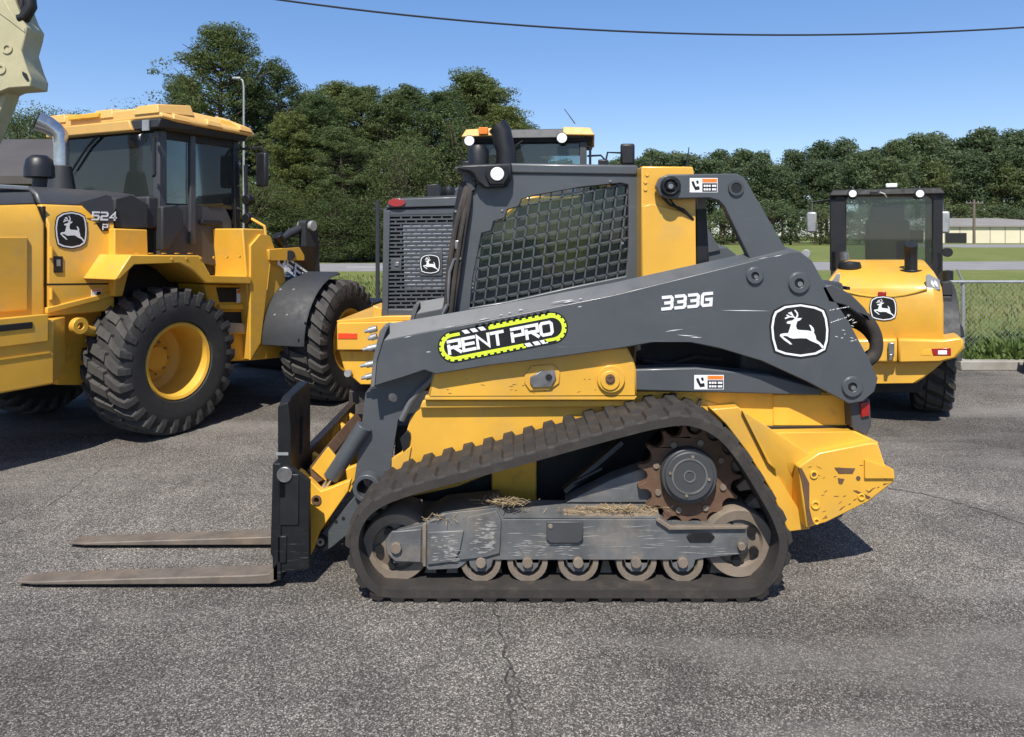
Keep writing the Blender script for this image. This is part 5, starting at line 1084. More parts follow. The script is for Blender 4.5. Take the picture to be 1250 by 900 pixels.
# mirrors and lamps beside the cab front
for sg in (-1, 1):
    mb = MB(); mb.tube([(XF, sg*.76, 2.72), (XF+.12, sg*.95, 2.74), (XF+.12, sg*1.02, 2.66)], .014, 6); mb.build('mirror_arm', 'black', ldr); MB().box((XF+.10, sg*.98, 2.50), (.06, .14, .36)).build('mirror', 'black', ldr, .02)
mb = MB(); q = Vector((XF+.02, -.80, 0)); mb.tube([q+Vector((0, 0, 1.45)), q+Vector((.02, -.02, 2.0)), q+Vector((.02, 0, 2.55))], .02, 8); mb.build('hand_rail', 'black', ldr)
for zz in (1.98, 2.18): mb = MB(); mb.cyl((XF+.05, -.86, zz), (XF-.02, -.86, zz), .055, n=14); mb.build('side_lamp', 'blacksteel', ldr, .005)
def sticker(x, z, w_, h_, y=-1.025):
    mb = MB(); q = lambda a, b, c_, d, e, m: mb.prism([(x+a*w_, y-e, z+b*h_), (x+c_*w_, y-e, z+b*h_), (x+c_*w_, y-e, z+d*h_), (x+a*w_, y-e, z+d*h_)], vL, m=m)
    q(0, 0, 1, 1, .002, 0); q(.04, .7, .96, .95, .003, 1); q(.5, .08, .95, .62, .003, 2); mb.build('warning_decal', ['white', 'orange', 'decalblack'], ldr, smooth=False)
sticker(XF_-.30, 1.12, .10, .14); sticker(xe-.22, 1.28, .09, .06, HSY-.002)
for q in range(6): MB().cyl((XC-.25+q*.16, -1.185, on(200, 316, 'y', -1.18).z-.005), (XC-.25+q*.16, -1.17, on(200, 316, 'y', -1.18).z-.005), .013, n=6).build('bolt', 'yellow_worn', ldr)
for q in range(4): MB().cyl((XF_-.02, -.77, 1.85+q*.24), (XF_-.02, -.75, 1.85+q*.24), .012, n=6).build('bolt', 'steel', ldr)
# front frame
FW = world_at(0, 0, 1); fwp = ground_at(428, 489.5); 
toL = lambda wx, wy: Vector(((wx-L.O[0])*L.X[0]+(wy-L.O[1])*L.X[1], (wx-L.O[0])*L.Y[0]+(wy-L.O[1])*L.Y[1], 0))
fc = toL(*fwp); ft = R(8.0); fwl = Vector((fc.x, fc.y+.25, .655))
put_wheel(T1, ldr, fwl, ft, .2); put_wheel(T1, ldr, fwl+Vector((-math.sin(ft)*1.9, math.cos(ft)*1.9, 0)), ft, .35, True)
YFp = fc.y+.55
lp('front_frame', [(296, 279), (322, 280), (328, 300), (345, 318), (352, 360), (352, 436), (308, 440), (302, 350)], 'y', YFp, (0, .9, 0), 'yellow', .012)
lp('frame_gusset', [(306, 300), (318, 286), (330, 288), (336, 305), (330, 320), (318, 420), (306, 440)], 'y', YFp-.03, (0, .03, 0), 'yellow', .006)
lp('name_panel', [(336, 314), (352, 324), (384, 352), (384, 300), (350, 300)], 'y', YFp-.04, (0, .03, 0), 'decalblack', .003)
mb = MB(); o_ = on(340, 322, 'y', YFp-.045); o2 = on(368, 342, 'y', YFp-.045); du = (o2-o_); text(mb, 'DEERE', .13, .095, .045, .028, lambda x, y: o_+du.normalized()*x+Vector((0, 0, y)), vL); mb.build('name_decal', 'white', ldr, smooth=False)
tw_ = lp('lift_tower', fillet([(372, 268), (388, 270), (391, 338), (376, 338)], {0, 1}, 6), 'y', YFp+.10, (0, .10, 0), 'fender', .01)
MB().tube([on(338, 296, 'y', YFp+.2), on(352, 286, 'y', YFp+.2), on(374, 276, 'y', YFp+.2)], .05, 10).build('bell_crank', 'fender', ldr)
mb = MB(); q = on(383, 276, 'y', YFp+.06); mb.cyl(q, q+Vector((0, .2, 0)), .06, n=14); mb.build('link_pin', 'galv', tw_, .004); MB().cyl(on(338, 287, 'y', YFp+.1), on(346, 300, 'y', YFp+.1), .055, n=12).build('hydraulic_fitting', 'blacksteel', ldr, .004)
lp('lift_arm', [(328, 305), (366, 302), (372, 312), (372, 318), (330, 318)], 'y', YFp-.06, (0, .12, 0), 'yellow', .008); MB().cyl(on(354, 312, 'y', YFp-.08), on(354, 312, 'y', YFp+.1), .055, n=14).build('arm_pin', 'blacksteel', ldr)
lp('arm_sleeve', [(391, 300), (384, 340), (362, 348), (355, 338), (372, 330), (376, 300)], 'y', YFp+.1, (0, .2, 0), 'grey_clean', .006)
# front fender: curved shell over the wheel
rows = []; ca, sa = math.cos(ft), math.sin(ft)
for i in range(13):
    a = R(180-i*7.4); sec = []
    for r0_, y in ((.69, .02), (.69, -.44), (.705, -.48), (.73, -.44), (.73, .02)):
        dx = r0_*math.cos(a)*1.02; dz = r0_*math.sin(a)*1.0; yy = y+.36
        sec.append((fwl.x+dx*ca-yy*sa, fwl.y+dx*sa+yy*ca, fwl.z+dz+.02))
    rows.append(sec)
fd = MB().loft(rows, 0, True).build('front_fender', 'fender', ldr, .008)
mb = MB()
for x, y in ((344, 354), (360, 354), (337, 385), (352, 385)): q = on(x, y, 'y', fwl.y-.28); mb.cyl(q, q+Vector((0, .02, 0)), .012, n=8)
mb.build('bolt', 'galv', fd)
MB().cyl(fwl, fwl+Vector((-math.sin(ft)*1.9, math.cos(ft)*1.9, 0)), .16, n=16).build('front_axle', 'yellow_worn', ldr)
# bucket resting ahead of the front wheels
bx = fwl.x+1.05
MB().prism([(bx, -1.2, .04), (bx+1.0, -1.2, .04), (bx+.75, -1.2, .16), (bx+.2, -1.2, .25), (bx+.1, -1.2, .75), (bx+.3, -1.2, 1.0), (bx-.05, -1.2, .95), (bx-.1, -1.2, .4)], (0, 2.4, 0)).build('bucket', 'blacksteel', ldr, .01)
MB().prism([(fwl.x-.4, -.2, 1.2), (fwl.x+.1, -.2, 1.5), (bx, -.2, .6), (bx, -.2, .3), (fwl.x+.2, -.2, 1.1)], (0, .4, 0)).build('boom', 'yellow', ldr, .02)

# --- the loader standing behind the track loader's cab: the same kind of machine, a size larger
ldr2 = copy_tree(ldr); S2 = 1.13
ldr2['label'] = 'wheel loader behind the track loader cab, only its roof edge, lamps and mirror showing'
r2 = R(84); ldr2.rotation_euler = (0, 0, r2); ldr2.scale = (S2, S2, S2)
tgt = world_at(644, 150, 11.0); cl_ = Vector((XC-.1, 0, 0))*S2
ldr2.location = (tgt.x-(cl_.x*math.cos(r2)), tgt.y-(cl_.x*math.sin(r2)), 0)
def l2(px, py, x): # point on the second loader's plane X=x, in its own axes
    f2 = Frame((ldr2.location.x, ldr2.location.y), 84.0); d = Vector(((px-CX)/FOC, 1, -(py-HY)/FOC)); cw = Vector((-f2.O[0], -f2.O[1], EYE))
    lc = lambda p: Vector((p.x*f2.X[0]+p.y*f2.X[1], p.x*f2.Y[0]+p.y*f2.Y[1], p.z)); cl2, dl2 = lc(cw)/S2, lc(d)/S2; t = (x-cl2.x)/dl2.x; return cl2+dl2*t
# work lamps on the rear of that roof
for px, py in ((573, 172), (686, 168.5)):
    q = l2(px, py, XC-.16); mb = MB(); mb.cyl(q, q+Vector((.05, 0, 0)), .075, n=18); hsg = mb.build('rear_lamp', 'black', ldr2, .006); mb = MB(); mb.cyl(q-Vector((.012, 0, 0)), q, .063, n=18); mb.build('lens', 'lamp', hsg)
q = l2(590, 160, XC-.16); MB().box(q, (.05, .12, .09)).build('marker_light', 'orange', ldr2, .008)
mb = MB(); q = l2(702, 151, XC); mb.cyl(q, q+Vector((.05, .14, .20)), .008, .005, 6); mb.build('antenna', 'black', ldr2)
for ch in list(ldr2.children):
    if ch.name.startswith(('cab_roof', 'exhaust_stack', 'air_precleaner', 'exhaust_base', 'exhaust_bore')):
        for g_ in list(ch.children): bpy.data.objects.remove(g_)
        bpy.data.objects.remove(ch)
MB().loft([*rf(XC-.08, XF+.08, .74, 2.85, 2.97, .03)], 0, True).build('cab_roof', 'grey_clean', ldr2, .012)
for sg in (-1, 1):
    MB().loft([[(XC-.14, sg*.45, 2.88), (XC-.14, sg*.86, 2.87), (XF+.10, sg*.86, 2.85), (XF+.10, sg*.45, 2.86)], [(XC-.11, sg*.46, 2.985), (XC-.11, sg*.80, 2.97), (XF+.06, sg*.80, 2.94), (XF+.06, sg*.46, 2.98)]], 0, True).build('roof_cap', 'toplit_yellow', ldr2, .012)
q = l2(618, 190, XC-.55); q0 = l2(610, 158, XC-.55)
mb = MB(); mb.tube([(q.x, q.y, 2.05), (q.x, q.y, q.z+.05), (q.x, q.y+.03, q.z+.14), (q.x, q0.y-.02, q0.z-.03), (q.x, q0.y+.03, q0.z+.04)], .125, 16); mb.build('exhaust_stack', 'black', ldr2)
q = l2(766, 188.5, XF+.1); MB().box(q, (.08, .20, .30)).build('mirror', 'black', ldr2, .03); mb = MB(); mb.tube([q+Vector((0, .08, .02)), q+Vector((.0, .28, .03)), q+Vector((-.02, .34, -.25))], .014, 6); mb.build('mirror_arm', 'black', ldr2)
q = l2(584, 197, XC-.6); mb = MB(); mb.lathe([(0, .2), (.10, .19), (.13, .12), (.13, -.1), (0, -.1)], q, (0, 0, 1), 18); mb.build('air_precleaner', 'black', ldr2)

# ------------------------------------------------------------------ compact wheel loader on the right, seen from behind
RH = 66.0; g0 = ground_at(1160, 505); RT = .60
RL = Frame((g0[0]-.68*math.sin(R(RH)), g0[1]+.68*math.cos(R(RH))+.12), RH)
rl = root('compact_wheel_loader', 'small yellow wheel loader seen square from behind, at the right near the kerb', 'wheel loader', (RL.O[0], RL.O[1], 0), RH)
T2 = make_tyre(RT, .36, 20, .31)
for x in (0, 2.05):
    for sg in (-1, 1): put_wheel(T2, rl, (x, sg*.56, RT), 0, .1*x+.2*sg, sg > 0, 8)
    MB().cyl((x, -.5, RT), (x, .5, RT), .13, n=14).build('axle', 'yellow_worn', rl)
XB_ = -1.02; XH = -.90; XCB = .10
rp = lambda pts, x: RL.poly(pts, 'x', x)
cy_ = RL.on(1083, 300, 'x', XH).y
def rpl(name, pts, x, th, m, bevel=.01, parent=None, holes=()): return MB().prism(rp(pts, x), (th, 0, 0), holes=[rp(h, x) for h in holes]).build(name, m, parent or rl, bevel)
# hood: rows of rear outline from low to high
def hrow(l_, r_, y, x): a, b = RL.on(l_, y, 'x', x), RL.on(r_, y, 'x', x); return a, b
rows = []
for l_, r_, y, x in ((1012, 1152, 418, XH+.03), (1009, 1152, 413, XH), (1008, 1152, 372, XH), (1009, 1150, 352, XH+.02), (1012, 1146, 342, XH+.10), (1020, 1140, 332, XH+.3), (1032, 1128, 318, XH+.8)):
    a, b = hrow(l_, r_, y, x); zt = a.z
    rows.append([(a.x, a.y, a.z), (a.x-.03, a.y-.07, a.z), (b.x-.03, b.y+.07, b.z), (b.x, b.y, b.z), (XCB+.1, b.y, b.z), (XCB+.1, a.y, a.z)])
MB().loft(rows, 0, True).build('engine_hood', 'yellow', rl, .012)
a, b = hrow(1020, 1140, 352, XH-.035)
lipr = []
for t in range(9):
    u = t/8; px = 1022+u*110; sag = 10*(1-(2*u-1)**2)
    p = RL.on(px, 352+sag, 'x', XH-.03); lipr.append([p+Vector((.035, 0, .012)), p, p+Vector((.0, 0, -.010)), p+Vector((.04, 0, -.014))])
MB().loft(lipr).build('hood_crease', 'yellow', rl)
rpl('hood_latch', [(1072, 356.5), (1082, 356.5), (1082, 361.5), (1072, 361.5)], XH-.04, .03, 'red', .003)
ce = RL.on(1078, 376.5, 'x', XH-.036); emblem(rl, ce, Vector((0, -(RL.on(1062, 376, 'x', XH).y-RL.on(1094, 376, 'x', XH).y), 0)), Vector((0, 0, RL.on(1078, 362, 'x', XH).z-RL.on(1078, 391, 'x', XH).z)), Vector((-1, 0, 0)), 'deer_emblem')
# grey cheeks with small print
rpl('hood_cheek', [(1130, 338), (1133, 334), (1147, 342), (1148, 354), (1131, 354)], XH-.008, .02, 'galv', .004); rpl('hood_cheek', [(1012, 348), (1022, 334), (1026, 334), (1024, 349), (1010, 352)], XH-.008, .02, 'galv', .004)
for px in (1137, 1141): rpl('print_mark', [(px, 342), (px+3, 345), (px+4, 351), (px+2, 350), (px-1, 346)], XH-.013, .006, 'white', 0)
# bumper / counterweight in two halves with lamp recesses
for nm, pts, xo in (('counterweight', [(1096.5, 414), (1150, 415), (1170, 412), (1177, 415), (1177, 425), (1168, 437), (1150, 442), (1096.5, 443)], 0), ('counterweight', [(1095.5, 414), (1030, 415), (1000, 412), (990, 415), (990, 425), (1000, 437), (1016, 442), (1095.5, 443)], 0)):
    rpl(nm, pts, XB_, .62, 'yellow', .02)
rpl('under_bumper', [(1010, 442), (1152, 441.5), (1140, 452), (1126, 463), (1118, 468), (1040, 469), (1022, 458)], XB_+.10, .5, 'yellow', .015)
rpl('belly', [(1030, 462), (1130, 462), (1124, 480), (1036, 480)], XB_+.3, 2.4, 'darkin', .02)
for px in (1150, 1012):
    lr = rpl('lamp_recess', [(px-13, 426), (px+11, 425), (px+11, 434.5), (px-11, 434.5)], XB_-.004, .02, 'red', .004); rpl('lens', [(px-5, 428), (px+6, 428), (px+6, 433), (px-5, 433)], XB_-.008, .012, 'lamp', .002, lr)
rpl('recess_edge', [(1126, 428), (1136, 426), (1137, 434), (1124, 434)], XB_-.003, .01, 'yellow_worn', .002)
mb = MB(); p = RL.on(1088, 426, 'x', XB_-.02); mb.box(p, (.06, .05, .12)); p = RL.on(1087, 436, 'x', XB_-.03); mb.box(p, (.05, .03, .06)); mb.build('tow_hitch', 'steel', rl, .006)
rpl('lower_latch', [(1064, 418), (1076, 418), (1076, 430), (1064, 430)], XB_-.006, .012, 'galv', .003); rpl('lower_latch', [(1064, 406), (1084, 405), (1082, 409), (1066, 409)], XH-.008, .015, 'black', .003)
# exhaust pipe and precleaner
p = RL.on(1112, 327, 'x', XH+.35); mb = MB(); mb.tube([(p.x, p.y, p.z-.06), (p.x, p.y, p.z+.10), (p.x-.01, p.y, p.z+.18), (p.x-.04, p.y+.0, p.z+.23)], .058, 16); mb.build('exhaust_pipe', 'black', rl); mb = MB(); mb.cyl((p.x, p.y, p.z-.07), (p.x, p.y, p.z-.02), .10, n=18); mb.build('exhaust_base', 'black', rl, .004)
p = RL.on(1037, 326, 'x', XH+.45); mb = MB(); mb.lathe([(0, .06), (.10, .05), (.115, 0), (.10, -.04), (.07, -.05), (.07, -.14), (0, -.14)], p, (0, 0, 1), 18); mb.build('air_precleaner', 'black', rl)
p = RL.on(1031, 313, 'x', XH+.6); mb = MB(); mb.lathe([(0, .05), (.05, .04), (.05, -.04), (0, -.05)], p, (0, 0, 1), 12); mb.build('filler_cap', 'steel', rl)
# cab
cz0 = RL.on(1080, 330, 'x', XCB).z; cz1 = RL.on(1080, 237, 'x', XCB).z; yl = RL.on(1014, 300, 'x', XCB).y; yr = RL.on(1151, 300, 'x', XCB).y; XCF = 1.25
cab_o = [(1013, 240), (1016, 235), (1147, 235), (1151, 240), (1151, 331), (1144, 340), (1022, 336), (1013, 330)]
cwin = [(1033, 244), (1036, 240), (1134, 240), (1138, 244), (1138, 322), (1134, 325), (1036, 319), (1033, 316)]
rpl('rear_frame', cab_o, XCB, .07, 'black', .012, None, [cwin])
rpl('rear_window', [(1031, 238), (1140, 238), (1140, 327), (1031, 321)], XCB+.03, .006, 'clearglass', 0)
for y in (yl-.03, yr+.03): MB().box((XCF, y, (cz0+cz1)/2), (.08, .08, cz1-cz0)).build('cab_pillar', 'black', rl, .01); MB().box(((XCB+XCF)/2, y, cz1-.02), (XCF-XCB, .07, .08)).build('cab_header', 'darkin', rl, .01); MB().box(((XCB+XCF)/2, y, cz0-.05), (XCF-XCB, .06, .5)).build('cab_door', 'darkin', rl, .01); MB().box(((XCB+XCF)/2, y, (cz0+cz1)/2+.1), (XCF-XCB-.1, .008, cz1-cz0-.25)).build('side_window', 'clearglass', rl, smooth=False)
MB().prism([(XCF, yl-.05, cz0-.2), (XCF, yr+.05, cz0-.2), (XCF, yr+.05, cz1-.04), (XCF, yl-.05, cz1-.04)], (.008, 0, 0)).build('windscreen', 'clearglass', rl, smooth=False)
MB().box(((XCB+XCF)/2, (yl+yr)/2, cz0-.25), (XCF-XCB, yl-yr-.06, .1)).build('cab_floor', 'darkin', rl)
MB().loft([[(XCB-.05, yl+.02, cz1-.01), (XCB-.05, yr-.02, cz1-.01), (XCF+.1, yr-.02, cz1-.01), (XCF+.1, yl+.02, cz1-.01)], [(XCB-.02, yl-.02, cz1+.055), (XCB-.02, yr+.02, cz1+.055), (XCF+.05, yr+.02, cz1+.055), (XCF+.05, yl-.02, cz1+.055)]], 0, True).build('cab_roof', 'darkin', rl, .012)
for px, py in ((1041, 236.5), (1123, 236.5)):
    q = RL.on(px, py, 'x', XCB-.12); mb = MB(); mb.cyl(q, q+Vector((.07, 0, 0)), .052, .04, 16); mb.tube([q+Vector((.04, 0, .03)), q+Vector((.06, 0, .08))], .012, 6); h_ = mb.build('work_lamp', 'black', rl, .004); mb = MB(); mb.cyl(q-Vector((.01, 0, 0)), q, .038, n=14); mb.build('lens', 'lamp', h_)
q = RL.on(1088, 227, 'x', XCB+.05); MB().box(q, (.12, .11, .045)).build('beacon', 'white', rl, .01)
mb = MB(); q = RL.on(1067, 236, 'x', XCB-.03); mb.box(q, (.05, .08, .04)); mb.build('wiper_motor', 'black', rl, .004); mb = MB(); mb.tube([RL.on(1074, 235, 'x', XCB-.04), RL.on(1080, 237, 'x', XCB-.05), RL.on(1082, 241, 'x', XCB-.03)], .008, 6); mb.build('cable', 'galv', rl)
yc = RL.on(1082, 290, 'x', .6).y+.0
st = MB(); st.box((.62, yc, cz0+.02), (.46, .46, .12)); st.box((.42, yc, cz0+.30), (.12, .44, .50), Matrix.Rotation(R(-8), 3, 'Y')); st.box((.38, yc, cz0+.60), (.09, .34, .22)); st.build('seat', 'seat', rl, .04)
st = MB(); st.box((1.0, yc-.30, cz0+.36), (.04, .20, .15)); st.build('monitor', 'darkin', rl, .006)
for sg, px, py0, py1 in ((1, 991, 259, 284), (-1, 1152, 259, 284)):
    q = RL.on(px, (py0+py1)/2, 'x', .55); yy = yl+.0 if sg > 0 else yr
    MB().box(q, (.07, .11, .24)).build('mirror', 'galv', rl, .02); mb = MB(); mb.tube([q+Vector((.04, 0, .10)), Vector((.7, q.y, cz1-.05)), Vector((.75, yy, cz1-.02))], .012, 6); mb.build('mirror_arm', 'black', rl)
for px, py in ((984, 310), (1156, 308)):
    q = RL.on(px, py, 'x', .2); mb = MB(); mb.cyl(q, q+Vector((-.06, 0, 0)), .05, n=12); mb.build('turn_lamp', 'galv' if px < 1000 else 'black', rl, .004)
# right-hand tank, step and rear fenders
def fen(sg):
    rows = []
    for i in range(9):
        a = R(178-i*16); rows.append([(.69*math.cos(a), sg*.40, RT+.69*math.sin(a)), (.69*math.cos(a), sg*.76, RT+.69*math.sin(a)), (.72*math.cos(a), sg*.76, RT+.72*math.sin(a)), (.72*math.cos(a), sg*.40, RT+.72*math.sin(a))])
    MB().loft(rows, 0, True).build('rear_fender', 'fender', rl, .006)
fen(1); fen(-1)
rpl('side_box', [(1150, 362), (1162, 362), (1163, 388), (1150, 388)], -.45, .7, 'fender', .01); rpl('side_box', [(1150, 345), (1162, 343), (1163, 361), (1150, 361)], -.40, .7, 'fender', .01)
q = RL.on(1157, 337, 'x', -.2); mb = MB(); mb.lathe([(0, .06), (.05, .05), (.05, -.04), (0, -.04)], q, (0, 0, 1), 12); mb.build('tank_cap', 'black', rl)
rpl('side_trim', [(1152, 388), (1164, 386), (1176, 400), (1178, 412), (1152, 412)], -.55, .7, 'fender', .01)
MB().prism([(2.2, -.3, .9), (3.0, -.3, .6), (3.2, -.3, .3), (2.9, -.3, .3), (2.0, -.3, 1.3)], (0, .6, 0)).build('boom', 'yellow', rl, .02); MB().prism([(2.9, -.9, .05), (3.7, -.9, .05), (3.1, -.9, .3), (3.0, -.9, .75), (2.85, -.9, .7)], (0, 1.8, 0)).build('bucket', 'blacksteel', rl, .01); MB().box((1.6, 0, .75), (1.6, .8, .5)).build('front_frame', 'yellow_worn', rl, .02)

# ------------------------------------------------------------------ machine with a perforated rear grille, behind the track loader
GH = 87.0; GD = 6.5; gp = world_at(525, 300, GD)
G = Frame((gp.x, gp.y), GH)
gm2 = root('compact_machine', 'grey machine with perforated rear grille and yellow base, half hidden behind the track loader', 'construction machine', (gp.x, gp.y, 0), GH)
gpoly = lambda pts, x: G.poly(pts, 'x', x)
def gpl(name, pts, x, th, m, bevel=.006, parent=None, holes=()): return MB().prism(gpoly(pts, x), (th, 0, 0), holes=[gpoly(h, x) for h in holes]).build(name, m, parent or gm2, bevel)
gpl('engine_housing', [(468, 256), (478, 242), (600, 236), (600, 392), (466, 392)], .05, 1.5, 'grey_clean', .015)
door = gpl('grille_frame', [(468, 256), (585, 252), (585, 389), (466, 389)], 0, .05, 'grey', .006, None, [[(476, 263), (578, 261), (578, 378), (473, 378)]])
gpl('top_fairing', [(470, 254), (479, 243), (590, 239), (590, 251)], -.02, .08, 'grey', .008)
gpl('radiator', [(474, 261), (580, 259), (580, 380), (472, 380)], .035, .01, 'darkin', 0)
gpl('radiator_core', [(492, 275), (580, 272), (580, 352), (494, 352)], .014, .004, 'core', 0)
nrow = 25
for k in range(nrow):
    y = 262.5+k*4.75; xl = 475.5-1.2*(k/nrow)
    gpl('slat', [(xl, y), (578, y-1.2), (578, y+.9), (xl, y+2.1)], .004, .022, 'grey', 0, door)
mb = MB()
for k in range(nrow-1):
    y = 264.4+k*4.75
    for j in range(9):
        x = 476+j*12.5+(6 if k % 2 else 0)
        if 480 < x < 576: mb.prism(gpoly([(x, y), (x+1.9, y), (x+1.9, y+3), (x, y+3)], .006), (.018, 0, 0))
o = mb.build('grille_tie', 'grey', door, smooth=False); o['kind'] = 'stuff'
gpl('emblem_plate', [(512, 309), (540, 307), (540, 337), (512, 337)], -.006, .02, 'grey', .004, door)
gpl('side_strip', [(468, 258), (476, 257), (473.5, 386), (466.5, 386)], -.008, .02, 'grey', .004, door)
ce = G.on(525, 322.5, 'x', -.01); emblem(gm2, ce, Vector((0, -(G.on(513, 322, 'x', 0).y-G.on(537, 322, 'x', 0).y), 0)), Vector((0, 0, G.on(525, 311, 'x', 0).z-G.on(525, 334, 'x', 0).z)), Vector((-1, 0, 0)), 'deer_emblem')
lt_ = gpl('latch_plate', [(477, 316), (490, 316), (490, 331), (477, 331)], -.008, .02, 'grey', .003, door); gpl('latch', [(482, 320), (487, 320), (487, 325), (482, 325)], -.016, .012, 'steel', .003)
lens_ = [(484+10.5*math.cos(a), 247.5+5*math.sin(a)) for a in [2*math.pi*i/18 for i in range(18)]]; gpl('tail_light', lens_, -.035, .04, 'red', .006)
gpl('camera_box', [(520, 226), (534, 224), (538, 234), (538, 241), (520, 241)], .1, .15, 'black', .01); q = G.on(548, 234, 'x', .3); mb = MB(); mb.lathe([(0, .05), (.05, .035), (.06, 0), (.05, -.04), (0, -.05)], q, (0, 0, 1), 16); mb.build('filter_cap', 'black', gm2)
mb = MB(); mb.tube([G.on(469, 262, 'x', -.03), G.on(462, 262, 'x', -.05), G.on(461, 250, 'x', -.05)], .01, 6) if False else None
# yellow base: top plate, corner box, dark underside
gpl('base_frame', [(411, 394), (600, 390), (600, 428), (411, 428)], -.06, 1.7, 'yellow', .012)
gpl('base_plate', [(411, 391.5), (470, 386), (600, 384), (600, 389), (411, 394)], -.04, 1.5, 'yellow', .006); gpl('step_block', [(455, 373), (466, 377), (466, 388), (455, 388)], .0, .3, 'yellow', .008)
gpl('reflector', [(412.5, 407), (436, 407), (436, 414), (412.5, 414)], -.065, .01, 'redorange', .002)
gpl('under_frame', [(414, 429), (600, 429), (600, 470), (440, 470), (420, 452)], .02, 1.5, 'yellow_worn', .01)
q = G.on(426, 455, 'x', -.0); mb = MB(); mb.cyl(q, q+Vector((-.05, 0, 0)), .03, n=12); mb.build('tie_down', 'galv', gm2)
for sg in (0, 1):
    q = G.on(432, 470, 'x', .4); mb = MB(); sec = [(math.cos(a)*.7, math.sin(a)*.24) for a in [2*math.pi*i/24 for i in range(24)]]
    mb.prism([(.75+max(-.6, min(.6, u*1.3)) if abs(w_) > .05 else .75+u*1.05, q.y-.02-sg*.95, .26+w_) for u, w_ in sec], (0, -.30, 0)); mb.build('crawler_track', 'rubber', gm2, .01)
mb = MB(); mb.box((.75, -.35, .45), (1.0, 1.0, .3)); mb.build('under_carriage', 'darkin', gm2, .02)

# ------------------------------------------------------------------ beige machine at the left edge, its boom reaching into view
bmz = root('excavator', 'beige excavator boom end with black hose, reaching in at the top left corner', 'excavator', (-9.6, 9.6, 0))
bo_ = lambda px, py, D=9.2: world_at(px, py, D)-Vector((-9.6, 9.6, 0))
def bpl(name, pts, D, th, m, bevel=.01, parent=None, holes=()): return MB().prism([bo_(x, y, D) for x, y in pts], (0, th, 0), holes=[[bo_(x, y, D) for x, y in h] for h in holes]).build(name, m, parent or bmz, bevel)
bpl('boom_end', [(-80, -60), (2, -40), (18, 0), (26, 22), (33, 33), (31, 44), (26, 62), (33, 84), (38, 96), (37, 106), (10, 108), (-14, 118), (-80, 110)], 9.2, .35, 'beige', .012)
bpl('boom_plate', [(-60, 40), (-6, -20), (16, 20), (30, 34), (30, 40), (12, 26), (-10, 10)], 9.19, .37, 'beige', .006)
bpl('boom_arm', [(-14, 108), (10, 109), (1, 134), (-120, 420), (-175, 400), (-60, 170)], 9.3, .25, 'beige', .012)
mb = MB()
for x, y in ((8, 59), (0, 84)): p = bo_(x, y, 9.185); mb.lathe([(.035, 0), (.065, 0), (.06, .03), (.04, .03)], p, (0, 1, 0), 20, 0, True)
mb.build('boss_ring', 'beige', bmz)
bpl('slot', [(27, 87), (32, 90), (35, 98), (32, 98), (27, 91)], 9.185, .02, 'black', .002)
mb = MB(); mb.tube([bo_(20, -30, 9.25), bo_(36, -8, 9.25), bo_(38, 8, 9.25), bo_(30, 22, 9.25), bo_(24, 24, 9.25)], .07, 10); mb.tube([bo_(10, -30, 9.3), bo_(28, -4, 9.3), bo_(26, 14, 9.3)], .06, 10); mb.build('hydraulic_hose', 'black', bmz)
MB().box((-.6, 0, 1.25), (2.0, 1.7, 1.0)).build('upper_body', 'beige', bmz, .08); mb = MB(); mb.box((-.6, -.75, .35), (2.6, .45, .6)); mb.build('crawler_track', 'rubber', bmz, .2); mb = MB(); mb.box((-.6, .75, .35), (2.6, .45, .6)); mb.build('crawler_track', 'rubber', bmz, .2); MB().cyl((-.6, 0, .4), (-.6, 0, .8), .5, n=20).build('slew_ring', 'black', bmz)

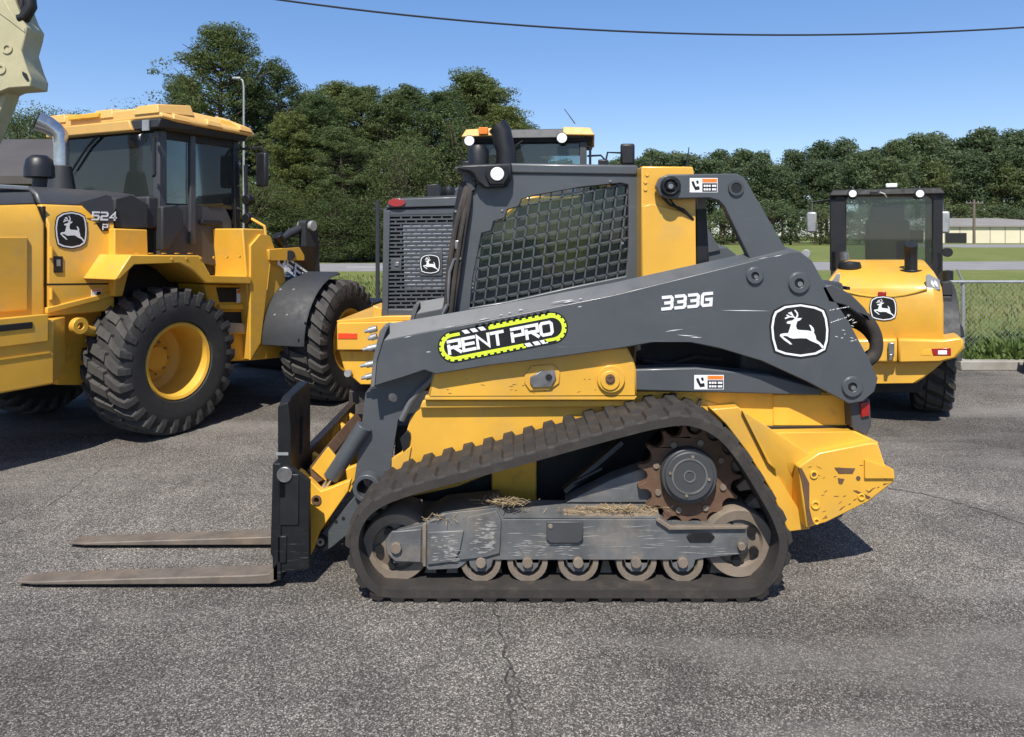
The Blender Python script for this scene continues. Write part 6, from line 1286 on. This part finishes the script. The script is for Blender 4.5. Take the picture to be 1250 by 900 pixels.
# unseen bucket added beyond the right edge to cast a shadow on the kerb
bk = root('added_shadow_bucket', 'dark loader bucket added out of view at the right to shade the kerb', 'bucket', (7.15, 9.45, 0))
sec = [(-.45, .02), (.45, .02), (.30, .10), (-.20, .14), (-.30, .45), (-.18, .80), (.05, .98), (-.02, 1.04), (-.30, .90), (-.46, .5)]
MB().prism([(-.48, y, z) for y, z in sec], (.96, 0, 0)).build('shell', 'blacksteel', bk, .008)
for x in (-.50, .48): MB().prism([(x, y, z) for y, z in [(-.45, .02), (.45, .02), (.42, .12), (.06, 1.0), (-.05, 1.05), (-.32, .92), (-.47, .5)]], (.02, 0, 0)).build('side_plate', 'blacksteel', bk, .004)
# ------------------------------------------------------------------ pick multi-piece small hardware apart
def split_islands(o):
    me = o.data; bm = bmesh.new(); bm.from_mesh(me); bm.verts.ensure_lookup_table(); seen = {}; isl = []
    for v0 in bm.verts:
        if v0.index in seen: continue
        st_ = [v0]; seen[v0.index] = len(isl); cur = []
        while st_:
            v1 = st_.pop(); cur.append(v1.index)
            for e_ in v1.link_edges:
                w1 = e_.other_vert(v1)
                if w1.index not in seen: seen[w1.index] = len(isl); st_.append(w1)
        isl.append(cur)
    if len(isl) < 2: bm.free(); return
    ms = []
    for q in range(len(isl)):
        idx = {vi: i for i, vi in enumerate(isl[q])}; m2 = bpy.data.meshes.new(me.name); m2.from_pydata([me.vertices[vi].co[:] for vi in isl[q]], [], [tuple(idx[vi] for vi in p_.vertices) for p_ in me.polygons if p_.vertices[0] in idx])
        for mt_ in me.materials: m2.materials.append(mt_)
        m2.shade_smooth(); m2.set_sharp_from_angle(angle=R(38)); ms.append(m2)
    bm.free(); o.data = ms[0]
    for m2 in ms[1:]: c2 = o.copy(); c2.data = m2; COL.objects.link(c2)
for o in list(SC.objects):
    if o.type == 'MESH' and o.name.split('.')[0] in ('bolt', 'recess', 'bolt_boss', 'scuffed_slot', 'hydraulic_coupler', 'boss_ring', 'motor_ring', 'control_pod', 'hose_bundle', 'steel_pipe', 'rear_hose', 'hydraulic_hose', 'dark_strand', 'grab_bar', 'carriage_bar', 'rear_grille', 'coupler_plate', 'console', 'cable_clip', 'dash_trim', 'tow_hitch'):
        split_islands(o)
for o in SC.objects:
    if o.name.startswith('paint_chip'): o['kind'] = 'stuff'
